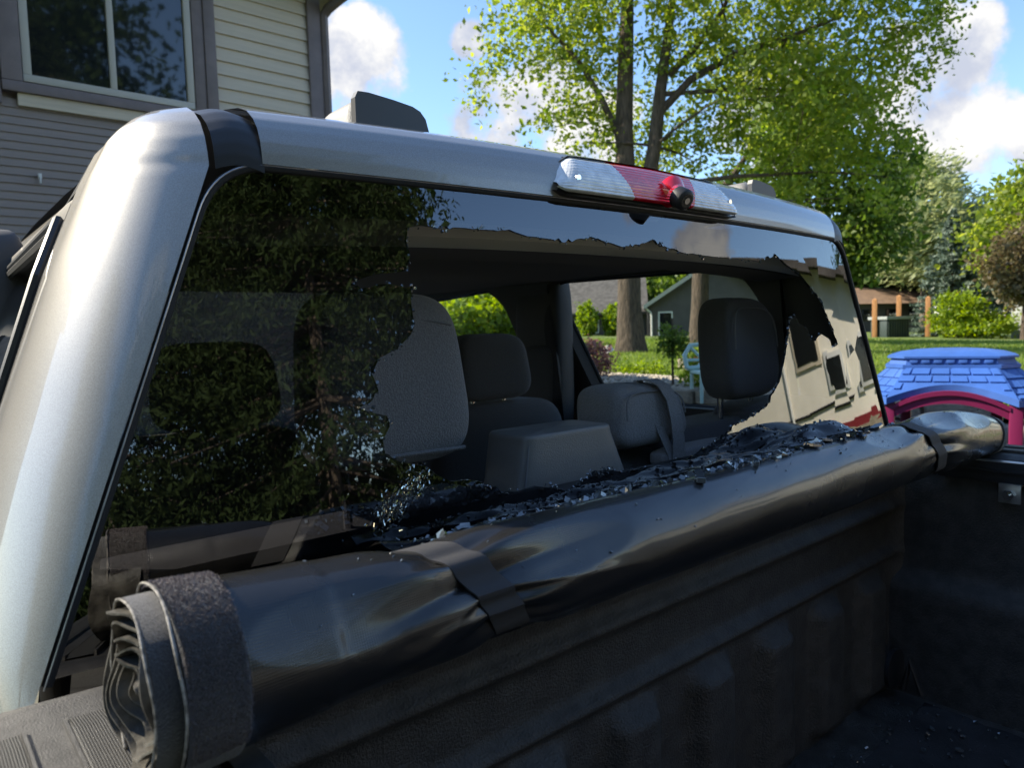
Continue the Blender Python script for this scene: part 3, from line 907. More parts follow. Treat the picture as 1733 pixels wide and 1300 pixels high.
# ------------------------------------------------------------------ house in front of the truck
def near_house():
    Y = 7.0
    t = empty('garage_house', (-1, Y, 0), 'brown and cream clapboard house with an upper window over the garage', 'house')
    T = M['trim_brown']
    MB().box2((-8, Y + .06, 0), (2.40, Y + 8, 5.248)).build('wall', M['siding_dark'], t, smooth=False)
    lap = MB().add([(0, 0, 0), (1, 0, 0), (1, -.03, 0), (0, -.03, 0), (0, -.008, 1), (1, -.008, 1), (0, .02, 1), (1, .02, 1)],
                   [(0, 1, 2, 3), (3, 2, 5, 4), (4, 5, 7, 6), (0, 3, 4, 6), (1, 7, 5, 2)])
    def lapmesh(m):
        me = bpy.data.meshes.new('clapboard')
        me.from_pydata(lap.v, [], lap.f)
        me.materials.append(m)
        return me
    lc, ld = lapmesh(M['siding']), lapmesh(M['siding_dark'])
    # cream bay right of the window
    MB().box2((1.5, Y + .01, 3.40), (2.42, Y + .05, 5.247)).build('wall', M['siding'], t, smooth=False)
    z = 3.44
    rr = random.Random(5)
    while z < 5.1:
        piece('clapboard', lc, t, (1.50, Y + .005, z + rr.uniform(-.002, .002)), (.92, 1, .135))
        z += .1235
    # dark lower laps
    z = 2.42
    while z < 3.62:
        piece('clapboard', ld, t, (-5.5, Y + .03, z), (7.9, .6, .072))
        z += .066
    # trim
    for name, a, b_ in [('corner_board', (2.42, Y - .05, 0), (2.56, Y + .3, 5.247)), ('window_trim', (1.40, Y - .06, 3.70), (1.50, Y + .02, 5.247)),
                        ('window_trim', (-.16, Y - .05, 3.72), (1.40, Y + .02, 3.80)), ('window_trim', (-.16, Y - .05, 3.802), (-.02, Y + .02, 5.247)),
                        ('window_trim', (1.30, Y - .045, 3.802), (1.398, Y + .02, 5.247)), ('ledge', (-.06, Y - .02, 3.62), (1.36, Y + .02, 3.72)),
                        ('corner_board', (-.5, Y - .03, 3.62), (-.165, Y + .03, 5.247)),
                        ('band_board', (-5.5, Y - .03, 2.30), (2.41, Y + .04, 2.415))]:
        MB().box2(a, b_, .006).build(name, M['siding'] if name == 'ledge' else T, t)
    wn = MB()
    for a, b_ in [((-.015, 3.81), (1.295, 3.87)), ((-.015, 5.2), (1.295, 5.26)), ((-.015, 3.87), (.045, 5.2)), ((1.235, 3.87), (1.295, 5.2)), ((.61, 3.87), (.66, 5.2))]:
        wn.box2((a[0], Y - .035, a[1]), (b_[0], Y + .02, b_[1]), .006)
    fr = wn.build('window', M['vinyl_frame'], t)
    for x0, x1 in ((.05, .605), (.665, 1.23)):
        MB().box2((x0, Y - .004, 3.875), (x1, Y + .015, 5.195)).build('pane', M['house_glass'], fr, smooth=False)
    # garage door
    gd = MB().box2((-4.6, Y - .0, 0), (.9, Y + .03, 2.25)).build('garage_door', M['siding_dark'], t, smooth=False)
    for i in range(4):
        for j in range(5):
            MB().box2((-4.55 + j * 1.09, Y - .03, .04 + i * .555), (-3.52 + j * 1.09, Y - .005, .56 + i * .555), .01).build('panel', M['siding_dark'], gd)
    # eave and roof
    MB().box2((-8.4, Y - .5, 5.25), (2.95, Y + 8.4, 5.38)).build('soffit', T, t, smooth=False)
    MB().tube([(2.60, Y - .03, 2.5), (2.60, Y - .03, 4.95), (2.63, Y - .08, 5.02), (2.72, Y - .42, 5.12), (2.74, Y - .46, 5.26)], .05, 8).build('downspout', T, t)
    MB().prism([(Y - .55, 5.38), (Y + 8.5, 5.38), (Y + 4, 7.4)], -8.5, 3.0, 'x').build('roof', M['roof_grey'], t, smooth=False)
    mark = MB().box2((.038, Y - .03, 3.06), (.062, Y - .0, 3.10), .004).box2((.045, Y - .04, 3.02), (.055, Y - .01, 3.07), .002)  # small white mark on the dark siding
    mark.build('white_mark', M['white'], t)
near_house()

# ------------------------------------------------------------------ cream house off to the right (shows as a reflection in the glass)
def cream_house():
    X = 13.0
    t = empty('cream_house', (X, -5, .4), 'sunlit cream house with dark windows reflected in the broken glass', 'house')
    MB().prism([(-12, .2), (-.4, .2), (-.4, 3.2), (-6, 4.9), (-12, 3.2)], X, X + 9, 'x').build('wall', M['cream'], t, smooth=False)
    MB().prism([(.15, 3.05), (.15, 3.2), (-6, 5.1), (-12.5, 3.2), (-12.5, 3.05), (-6, 4.92)], X - .5, X + 9.4, 'x').build('roof', M['roof_grey'], t, smooth=False)
    st = MB().box2((X - .08, -12, .1), (X + .02, -.38, .95)).build('stone_base', M['stone'], t, smooth=False)
    for y0, y1, z0, z1, f in [(-4.0, -3.2, 2.35, 3.5, 'siding'), (-2.9, -2.3, 1.75, 2.35, 'white'), (-1.5, -.9, 1.6, 2.3, 'white'), (-8.4, -7.2, 1.6, 2.7, 'white')]:
        fr = MB().box2((X - .07, y0 - .1, z0 - .1), (X - .005, y1 + .1, z1 + .1), .01).build('window', M[f], t)
        MB().box2((X - .09, y0, z0), (X - .075, y1, z1)).build('pane', M['house_glass'], fr, smooth=False)
    MB().tube([(X - .06, -4.6, .3), (X - .06, -4.6, 3.4)], .05, 8).build('downspout', M['white'], t)
    MB().tube([(X - .04, -6.5, 1.35), (X - .04, -2.0, 1.45)], .03, 6).build('cable', M['black'], t)
    MB().box2((X - .06, -3.4, .95), (X - .01, -.5, 1.12)).build('band', M['red'], t, smooth=False)
cream_house()

# trees behind the camera that the paint and glass mirror
def cedar(name, label, base, h, rad, n=520):
    t = empty(name, base, label, 'tree')
    mb = MB().tube([Vector(base) + Vector((0, 0, -.2)), Vector(base) + Vector((.05, 0, h * .5)), Vector(base) + Vector((0, 0, h))], [.16, .12, .03], 10)
    P = []
    for k in range(n):
        zc = 1.7 + (h - 1.7) * random.random() ** 1.1
        rr = rad * (1 - ((zc - 1.7) / (h - 1.5)) ** 1.6) + .3
        a = random.random() * 6.283
        Ln = rr * random.uniform(.55, 1.08)
        m = 95
        s = .35 + .65 * rng.random(m) ** .8
        off = rng.normal(0, .16, m)
        P.append(np.stack([base[0] + math.cos(a) * Ln * s - math.sin(a) * off, base[1] + math.sin(a) * Ln * s + math.cos(a) * off, base[2] + zc - .25 * Ln * s + rng.normal(0, .07, m)], -1))
        if k % 6 == 0:
            b0 = Vector((base[0], base[1], base[2] + zc))
            mb.tube([b0, b0 + Vector((math.cos(a) * Ln * .8, math.sin(a) * Ln * .8, -.2 * Ln))], [.035, .01], 5)
    mb.build('trunk', M['bark2'], t)
    V, F = leaves(np.concatenate(P), None, .135, .28)
    raw_mesh('crown', V, F, M['cedar'], t)
    return t
cedar('cedar_tree', 'feathery cedar behind the truck mirrored in the dark glass', (2.0, -9.6, 0), 11.0, 4.6, 1000)
cedar('cedar_tree', 'second feathery cedar behind the truck tailgate', (-2.0, -10.6, 0), 10.4, 4.2, 900)
cedar('cedar_tree', 'feathery cedar on the driver side behind the truck', (-7.6, -9.6, 0), 9.6, 3.6, 600)
lab_r = 'leafy tree beyond the cream house mirrored in the glass'
lab_y = 'tall leafy tree on the edge of the yard behind the truck'
tall = generic('yard_tree', lab_y, (2.5, -19, 0), 17.5, 13, 'leaf_d', 900, 30, .34, group='trees around the yard')
for x, y, s, lb in [(-10, -20, .95, lab_y), (-17, -13, .85, lab_y), (-19, -1, .75, 'leafy tree on the driver side of the driveway'), (22, -9, .36, lab_r), (27, -14, .40, lab_r), (27, -2, .42, lab_r)]:
    copytree(tall, (x, y, 0), random.random() * 6, s, lb, 'trees around the yard')
for x, y, r_ in [(-6.5, -14, 2.4), (-3, -14.6, 2.6), (.6, -14.2, 2.5), (4, -14.8, 2.6), (7.4, -14.4, 2.4)]:  # shrubs added to darken the bright gap mirrored below the cedar crowns
    shrub('filler_shrub', 'dark shrub added under the cedars to darken the mirrored gap', (x, y, 0), r_, r_ * .6, 'leaf_d', 200, 24, .24, 'shrubs added behind the truck')

# ------------------------------------------------------------------ playhouse
def playhouse():
    C = Vector((4.26, 1.74, 0))
    n = Vector((-.949, -.316, 0))
    Q = Matrix(((-n.y * -1 * -1, 0, 0), (0, 0, 0), (0, 0, 0)))
    er = Vector((.316, -.949, 0))      # to the right as seen from the truck
    ed = -n                            # away
    f = lambda a, d, z: C + er * a + ed * d + Vector((0, 0, z))
    t = empty('playhouse', C, 'plastic playhouse with blue shingled roof and magenta arched walls', 'playhouse')
    ze, zt = 1.195, 1.39
    E = [(-.37, 0), (.37, 0), (.66, .28), (.66, .85), (.37, 1.1), (-.37, 1.1), (-.66, .85), (-.66, .28)]
    Tp = [(-.27, .27), (.27, .27), (.38, .40), (.38, .72), (.27, .84), (-.27, .84), (-.38, .72), (-.38, .40)]
    arch = lambda s: .085 * max(0, 1 - (2 * s - 1) ** 2) ** 1.0
    mb = MB()
    # roof faces as a subdivided skin; the front eave rises in an arch
    def face(i, nu=17, nv=7, off=0.):
        a, b_ = E[i], E[(i + 1) % 8]
        c, d = Tp[(i + 1) % 8], Tp[i]
        def g(u, v):
            e = Vector((a[0] + (b_[0] - a[0]) * u, a[1] + (b_[1] - a[1]) * u, ze))
            q = Vector((d[0] + (c[0] - d[0]) * u, d[1] + (c[1] - d[1]) * u, zt))
            if i == 0 and not off: v = v + (1 - v) * arch(u) / (zt - ze)
            p = e.lerp(q, v)
            p.z -= .035 * math.sin(v * math.pi) * (0 if i == 0 else 1)
            return f(p.x, p.y, p.z)
        return g
    for i in range(8): mb.grid(face(i), 17, 7)
    for i in range(8):
        def lip(u, v, i=i):
            g = face(i)(u, 0)
            return g + Vector((0, 0, -.045 * v)) + (f(0, .55, 0) - f(0, 0, 0)) * 0
        mb.grid(lip, 17, 2)
    rf = mb.build('roof', M['blue'], t, angle=25)
    # cornice and domed cap
    def ring(sc, z): return [f(p[0] * sc, .555 + (p[1] - .555) * sc, z) for p in Tp]
    cap = MB()
    prof = [(1.06, zt - .01), (1.06, zt + .014), (1.0, zt + .016), (.97, zt + .055), (1.03, zt + .058), (1.03, zt + .072), (.85, zt + .095), (.55, zt + .112), (.25, zt + .120), (.02, zt + .122)]
    V = []
    for sc, z in prof: V += ring(sc, z)
    cap.add(V, [(k * 8 + j, k * 8 + (j + 1) % 8, (k + 1) * 8 + (j + 1) % 8, (k + 1) * 8 + j) for k in range(len(prof) - 1) for j in range(8)])
    cap.build('roof_cap', M['blue'], t, angle=30)
    for k in range(7):
        p = f(-.22 + k * .073, .262, zt + .036)
        MB().box(p, (.05, .02, .022), .004, Matrix((er, ed, (0, 0, 1))).transposed()).build('dentil', M['blue'], rf)
    # raised shingles
    for i in (0, 1, 7, 6, 2):
        g = face(i, off=1.)
        wide = (Vector(E[i]) - Vector(E[(i + 1) % 8])).length
        for r_ in range(4):
            v0, v1 = .03 + r_ * .235, .03 + r_ * .235 + .21
            nn = max(2, int(round(wide / .118)) - (r_ // 3))
            for k in range(-1, nn):
                u0 = (k + (.5 if r_ % 2 else 0)) / nn + .012
                u1 = u0 + 1 / nn - .024
                u0, u1 = max(u0, .02), min(u1, .98)
                if u1 - u0 < .05: continue
                if i == 0 and v0 < max(arch(u0), arch(u1)) / (zt - ze) + .01: continue
                c = [g(u0, v0), g(u1, v0), g(u1, v1), g(u0, v1)]
                nr = (c[1] - c[0]).cross(c[3] - c[0]).normalized()
                if nr.z < 0: nr = -nr
                lo = [p - nr * .004 for p in c]
                hi = [c[0] + nr * .011, c[1] + nr * .011, c[2] + nr * .004, c[3] + nr * .004]
                MB().add(lo + hi, [(4, 5, 6, 7), (0, 1, 5, 4), (1, 2, 6, 5), (2, 3, 7, 6), (3, 0, 4, 7)]).build('shingle', M['blue'], rf, smooth=False)
    # posts and arched walls
    B3 = Matrix((er, ed, (0, 0, 1))).transposed()
    for a, d in [(-.36, .07), (.36, .07), (-.58, .3), (.58, .3), (-.58, .84), (.58, .84), (-.3, 1.0), (.3, 1.0)]:
        MB().box(f(a, d, .59), (.075, .07, 1.20), .012, B3).build('post', M['magenta'], t)
    def archwall(p0, p1, name='arch', rise=.13, base_z=.93):
        p0, p1 = Vector(p0), Vector(p1)
        dr = (p1 - p0).normalized()
        nn = Vector((-dr.y, dr.x))
        mb = MB()
        K = 18
        for th0, th1, z_lo, z_hi in ((-.025, .025, 0, .075), (-.04, .0, .055, .085)):
            V = []
            for k in range(K + 1):
                s = k / K
                zz = base_z + rise * (1 - (2 * s - 1) ** 2)
                for th in (th0, th1):
                    for dz in (z_lo, z_hi):
                        q = p0 + (p1 - p0) * s + nn * th
                        V.append(f(q.x, q.y, zz + dz))
            F = []
            for k in range(K):
                a = 4 * k
                b_ = a + 4
                F += [(a, b_, b_ + 1, a + 1), (a + 2, a + 3, b_ + 3, b_ + 2), (a + 1, b_ + 1, b_ + 3, a + 3), (a, a + 2, b_ + 2, b_)]
            mb.add(V, F)
        mb.build(name, M['magenta'], t)
    archwall((-.33, .07), (.33, .07), 'arch', .10, 1.06)
    for p0, p1 in [((.39, .1), (.57, .27)), ((-.57, .27), (-.39, .1)), ((.59, .33), (.59, .82)), ((-.59, .33), (-.59, .82))]:
        archwall(p0, p1, 'lintel', .02, 1.07)
    for p0, p1 in [((.39, .1), (.57, .27)), ((-.57, .27), (-.39, .1)), ((.59, .33), (.59, .82)), ((-.59, .33), (-.59, .82)), ((-.33, .07), (.33, .07))]:
        p0, p1 = Vector(p0), Vector(p1)
        mid = (p0 + p1) / 2
        dr = (p1 - p0).normalized()
        X_ = er * dr.x + ed * dr.y
        Bx = Matrix((X_, Vector((0, 0, 1)).cross(X_), Vector((0, 0, 1)))).transposed()
        MB().box(f(mid.x, mid.y, .27), ((p1 - p0).length, .05, .54), .01, Bx).build('wall_panel', M['magenta'], t)
    # lower wing roof and serving counter to the right
    mb = MB()
    for pts_ in [[(.5, .35, 1.16), (1.3, .35, 1.13), (1.3, .62, 1.33), (.5, .62, 1.36)], [(.5, .9, 1.16), (1.3, .9, 1.13), (1.3, .62, 1.33), (.5, .62, 1.36)]]:
        P = [f(*p) for p in pts_]
        mb.add(P + [p + Vector((0, 0, -.05)) for p in P], [(0, 1, 2, 3), (4, 5, 6, 7), (0, 1, 5, 4), (1, 2, 6, 5), (0, 3, 7, 4)])
    mb.build('wing_roof', M['blue'], t, smooth=False)
    for a, d in [(1.22, .42), (1.22, .84)]:
        MB().box(f(a, d, .56), (.07, .07, 1.12), .012, B3).build('post', M['magenta'], t)
    MB().box(f(.95, .38, .98), (.6, .06, .16), .01, B3).build('lintel', M['magenta'], t)
    MB().box(f(.68, -.06, .60), (.75, .34, .05), .015, B3).build('counter', M['magenta'], t)
    MB().box(f(.9, .1, .30), (.5, .06, .6), .015, B3).build('wall_panel', M['magenta'], t)
playhouse()

# ------------------------------------------------------------------ pickup truck
truck = empty('pickup_truck', (0, .7, 0), 'silver pickup truck with its tinted rear window smashed open', 'truck')
def gy(x, z): return .74 - (1.90 - z) * .135 + .085 * x * x
def gw(z): return .692 + (1.90 - z) * .385
ZW = [.5, .9, 1.2, 1.42, 1.6, 1.8, 1.9, 1.94, 1.965, 1.978]
WW = [.97, .975, .972, .947, .892, .824, .784, .764, .738, .705]     # by the rear corner
WN = [.97, .975, .972, .945, .886, .806, .750, .722, .704, .694]     # farther forward
ZC_ = [1.0, 1.42, 1.7, 1.9, 1.95, 1.978]
WC_ = [.972, .944, .860, .794, .778, .742]
def wz(z, y=1.5):
    q = min(1, max(0, (y - .97) / .5))
    return interp(z, ZW, WW) * (1 - q) + interp(z, ZW, WN) * q
ARC = [(1.0, 0.), (1.20, 0.), (1.40, 0.), (1.5, 0.), (1.6, 0.), (1.7, 0.), (1.8, 0.), (1.86, 0.), (1.895, 0.), (1.912, .003), (1.93, .009), (1.947, .02), (1.962, .038), (1.972, .06), (1.978, .085)]
def corner(sgn, inset=0., gap=.0065):
    """quarter panel: from the glass edge round to the cab side"""
    def g(u, v):
        k = u * (len(ARC) - 1)
        i = min(int(k), len(ARC) - 2)
        z = ARC[i][0] + (ARC[i + 1][0] - ARC[i][0]) * (k - i)
        dy = ARC[i][1] + (ARC[i + 1][1] - ARC[i][1]) * (k - i)
        zz = min(z, 1.9)
        e = Vector((gw(zz) + gap - inset * .4, gy(gw(zz), zz) + dy - .004 + inset, z))
        W = max(wz(z, .96) - inset, e.x - inset * .2 + .001)
        s = Vector((W, max(.915, e.y + .06), z))
        c = Vector((max(W, interp(z, ZC_, WC_) - inset) - .004, e.y + .045, z))
        k9 = min(1, max(0, (z - 1.84) / .138))
        c.x -= (W - e.x) * .08 * k9 * k9
        if v < .75:
            q = v / .75
            p = e * (1 - q) ** 2 + c * 2 * q * (1 - q) + s * q * q
        else:
            p = s.lerp(Vector((W, .965, z)), (v - .75) / .25)
        return Vector((p.x * sgn, p.y, p.z - inset * .3))
    return g
for sgn in (-1, 1):
    MB().grid(corner(sgn), 57, 25).build('quarter_panel', M['paint'], truck, angle=60)
    MB().grid(corner(sgn, .045, .02), 29, 15).build('pillar_trim', M['trim_dark'], truck, angle=60)

# roof: rear band rolling over to the top
PR = [(0, 0), (.001, .014), (.004, .030), (.010, .046), (.020, .060), (.036, .072), (.060, .081), (.1, .089), (.2, .099), (.45, .108), (.8, .112), (1.2, .106), (1.6, .088), (1.95, .045)]
def roofpt(x, v, dz=0.):
    k = v * (len(PR) - 1)
    i = min(int(k), len(PR) - 2)
    dy = PR[i][0] + (PR[i + 1][0] - PR[i][0]) * (k - i)
    h = PR[i][1] + (PR[i + 1][1] - PR[i][1]) * (k - i)
    f = min(1, h / .06)
    return Vector((x, gy(x, 1.905) - .006 + dy, 1.906 + h - .008 * (x / .65) ** 2 * f + dz))
MB().grid(lambda u, v: roofpt(-.645 + 1.29 * u, v), 41, 53).build('roof', M['paint'], truck, angle=60)
for sgn in (-1, 1):
    # black moulding that fills the roof ditch and runs down to the window corner
    MB().grid(lambda u, v: roofpt(sgn * (.643 + .050 * u), v, -.010 + .006 * math.sin(u * math.pi)), 7, 53).build('roof_moulding', M['moulding'], truck, angle=60)
    def rail(u, v, sgn=sgn):
        z = 1.895 + (1.978 - 1.895) * u
        return Vector((sgn * wz(z, .95 + 1.75 * v), .95 + 1.75 * v, z))
    MB().grid(rail, 9, 30).build('roof_rail', M['paint'], truck, angle=60)
    def rail2(u, v, sgn=sgn):
        return Vector((sgn * (wz(1.978, .95 + 1.75 * v) - .012 * u), .95 + 1.75 * v, 1.978 - .012 * u))
    MB().grid(rail2, 3, 12).build('roof_rail', M['paint'], truck)
# pods on the roof
for cx_, hw in ((-.385, .066), (.615, .058)):
    y0 = .93
    zt = 2.001 + (0 if cx_ < 0 else -.010)
    def pod(u, v, cx_=cx_, hw=hw, zt=zt):
        # v along y, u across
        s = min(1, v / .06) * min(1, (1 - v) / .65) ** .55
        a = u * 2 - 1
        prof = max(0, 1 - abs(a) ** 5) ** .5
        return Vector((cx_ + hw * a * (1 - .12 * prof * 0), .93 + .27 * v, zt - .012 + (.012 + .062 * s) * prof))
    p = MB().grid(pod, 25, 21).build('roof_pod', M['pod'], truck, angle=50)
    pf = [(-.93, .0), (.95, .0), (.92, .02), (.84, .038), (.70, .048), (.5, .053), (0, .057), (-.6, .060), (-.86, .059), (-.93, .05)]
    MB().prism([(cx_ + hw * a, zt + z) for a, z in pf], .922, .934).build('pod_face', M['pod_face'], p, smooth=False)

# rear window with the hole where the glass fell out
HOLE = [(-0.4774, 1.8481), (-0.4593, 1.852), (-0.4404, 1.8518), (-0.4104, 1.8521), (-0.3838, 1.8522), (-0.3513, 1.8527), (-0.3174, 1.8524), (-0.2949, 1.8473), (-0.272, 1.847), (-0.2454, 1.8451), (-0.2141, 1.8443), (-0.1935, 1.8497), (-0.169, 1.8528), (-0.1389, 1.8475), (-0.1036, 1.8414), (-0.078, 1.8481), (-0.0551, 1.8512), (-0.0351, 1.8579), (-0.0071, 1.8491), (0.0303, 1.8424), (0.0757, 1.8397), (0.1223, 1.8379), (0.188, 1.8378), (0.2817, 1.8378), (0.3182, 1.8473), (0.3483, 1.8534), (0.3881, 1.8357), (0.4418, 1.8201), (0.4902, 1.7925), (0.5314, 1.7698), (0.5485, 1.7449), (0.5762, 1.7107), (0.5962, 1.6708), (0.564, 1.6656), (0.5418, 1.6863), (0.5135, 1.6957), (0.4791, 1.682), (0.4573, 1.6862), (0.447, 1.708), (0.417, 1.7179), (0.3999, 1.7322), (0.3776, 1.7265), (0.3582, 1.6936), (0.3312, 1.6494), (0.302, 1.6121), (0.2685, 1.5894), (0.2367, 1.5685), (0.1968, 1.5596), (0.1632, 1.5526), (0.1315, 1.5479), (0.0842, 1.5313), (0.0357, 1.5198), (-0.0213, 1.5131), (-0.0693, 1.5096), (-0.1145, 1.5124), (-0.1581, 1.5099), (-0.1866, 1.5174), (-0.2193, 1.5211), (-0.2436, 1.5124), (-0.2763, 1.5013), (-0.3034, 1.5102), (-0.3298, 1.5166), (-0.3576, 1.514), (-0.3854, 1.5168), (-0.412, 1.5326), (-0.4311, 1.5397), (-0.4588, 1.5415), (-0.479, 1.5549), (-0.5049, 1.5681), (-0.5281, 1.5765), (-0.539, 1.5846), (-0.54, 1.6002), (-0.5294, 1.6146), (-0.5316, 1.627), (-0.5506, 1.6328), (-0.5655, 1.6394), (-0.5492, 1.6447), (-0.5384, 1.656), (-0.5441, 1.6753), (-0.5331, 1.6936), (-0.5094, 1.7036), (-0.4889, 1.7197), (-0.4834, 1.7379), (-0.4827, 1.7626), (-0.4792, 1.7775), (-0.5092, 1.7799), (-0.5358, 1.7755), (-0.5594, 1.7766), (-0.544, 1.7862), (-0.5152, 1.7923), (-0.4856, 1.7958), (-0.4783, 1.8159), (-0.4811, 1.8315)]
def jag(loop, amp, sub=4, seed=1):
    """break the outline into small tempered-glass steps"""
    r_ = random.Random(seed)
    out = []
    base_amp = amp
    for i, p in enumerate(loop):
        amp = base_amp * r_.choice((.15, .3, .6, 1., 1.5))
        q = loop[(i + 1) % len(loop)]
        dx, dy = q[0] - p[0], q[1] - p[1]
        ln = math.hypot(dx, dy)
        k = max(1, min(sub, int(ln / r_.choice((.004, .006, .010)))))
        for j in range(k):
            o = r_.uniform(-amp, amp) if j else r_.uniform(-amp, amp) * .4
            out.append((p[0] + dx * j / k - dy / ln * o, p[1] + dy * j / k + dx / ln * o))
    return out
HOLE_J = jag(HOLE, .0026, 8)
def outline(off=0., zb=1.425):
    zt = 1.899 + off
    g0 = lambda z: gw(z) - .004 + off
    side = [(g0(z), z) for z in np.linspace(zb - off, zt - .055, 12)]
    a, b_, c = Vector(side[-1]), Vector((g0(zt), zt)), Vector((g0(zt) - .055, zt))
    arc = [tuple(a * (1 - q) ** 2 + b_ * 2 * q * (1 - q) + c * q * q) for q in np.linspace(.08, 1, 12)]
    right = side + arc
    return right + [(.5, zt), (.3, zt), (.1, zt), (-.1, zt), (-.3, zt), (-.5, zt)] + [(-x, z) for x, z in right][::-1]
def rear_window():
    OUT = outline()
    # chips broken from the lower driver-side edge
    mp = lambda x, z: Vector((x, gy(x, z), z))
    V, F = sheet(OUT, [HOLE_J], .022, mp)
    me = MB().add(V, F)
    win = me.build('rear_window', M['rear_glass'], truck, angle=0)
    # analytic normals so that the mirror image is clean
    nrm = []
    for v in win.data.vertices:
        x = v.co.x
        nrm.append(Vector((.17 * x, -1, .135)).normalized())
    # make sure the front faces look out of the cab
    bm = bmesh.new()
    bm.from_mesh(win.data)
    for f_ in bm.faces:
        if f_.normal.y > 0: f_.normal_flip()
    bm.to_mesh(win.data)
    bm.free()
    win.data.polygons.foreach_set('use_smooth', [True] * len(win.data.polygons))
    win.data.normals_split_custom_set_from_vertices([tuple(n_) for n_ in nrm])
    win['label'] = 'dark tinted rear window glass with a large jagged hole'
    # inner face of the pane and the broken edge between them
    th = .0045
    inn = MB().add([v + Vector((0, th, -.0006)) for v in V], F).build('inner_face', M['rear_glass_in'], win)
    # black printed border along the lower edge of the pane
    fr_o = [(-gw(1.43) + .006, 1.43), (gw(1.43) - .006, 1.43), (gw(1.496) - .006, 1.496), (-gw(1.496) + .006, 1.496)]
    V3, F3 = sheet(fr_o, [], .03, lambda x, z: mp(x, z) + Vector((0, th + .0015, 0)))
    MB().add(V3, F3).build('printed_border', M['black'], win)
    ed = MB()
    n_ = len(HOLE_J)
    P = [mp(*p) for p in HOLE_J]
    ed.add(P + [p + Vector((0, th, 0)) for p in P], [(i, (i + 1) % n_, (i + 1) % n_ + n_, i + n_) for i in range(n_)])
    ed.build('broken_edge', M['glass_edge'], win, smooth=False)
    # little cubes hanging along the break
    rq = random.Random(14)
    ec = MB()
    for k in range(520):
        x, z = HOLE_J[rq.randrange(len(HOLE_J))]
        s = rq.choice([.0007, .001, .0013, .0018])
        ec.add(*crumb_verts(mp(x + rq.gauss(0, .0022), z + rq.gauss(0, .0022)) + Vector((0, .002, 0)), s, rq, .9))
    ec.build('edge_crumbs', M['crumb'], win, smooth=False, kind='stuff')
    # crazed patch still clinging to the film
    rr = random.Random(4)
    cz = MB()
    for k in range(420):
        t_ = rr.random()
        x = -.556 + .066 * t_ + rr.gauss(0, .008)
        z = 1.512 + .046 * t_ + rr.gauss(0, .008)
        if inpoly((x, z), HOLE_J): continue
        s = rr.uniform(.0005, .0014)
        c = mp(x, z) + Vector((0, -.0022, 0))
        a = rr.gauss(-.9, .4)
        q = Matrix.Rotation(a, 3, 'Y') @ Matrix.Rotation(rr.gauss(.25, .5), 3, 'X') @ Matrix.Rotation(rr.gauss(0, .6), 3, 'Z')
        cz.add([c + q @ Vector((s * 2.1 * i, 0, s * j * .6)) for i, j in ((-1, -1), (1, -.7), (.8, 1), (-.9, .8))], [(0, 1, 2, 3)])
    cz.build('crazed_glass', M['crazed'], win, smooth=False, kind='stuff')
rear_window()
OUTL = outline(.004)
sl = MB().tube([Vector((x, gy(x, z) - .001, z)) for x, z in OUTL], .0042, 8, ry=.0045)
sl.build('window_seal', M['rubber'], truck)
MB().tube([Vector((x, gy(x, z) - .0045, z)) for x, z in outline(.0062)], .0009, 6).build('seal_lip', M['steel'], truck)
# panel below the window
MB().grid(lambda u, v: Vector(((2 * u - 1) * (gw(1.42) - .02), gy((2 * u - 1) * .88, 1.42) + .06 * min(1, 6 * v) + .003, 1.424 - .42 * v)), 21, 6).build('cab_back', M['paint'], truck)

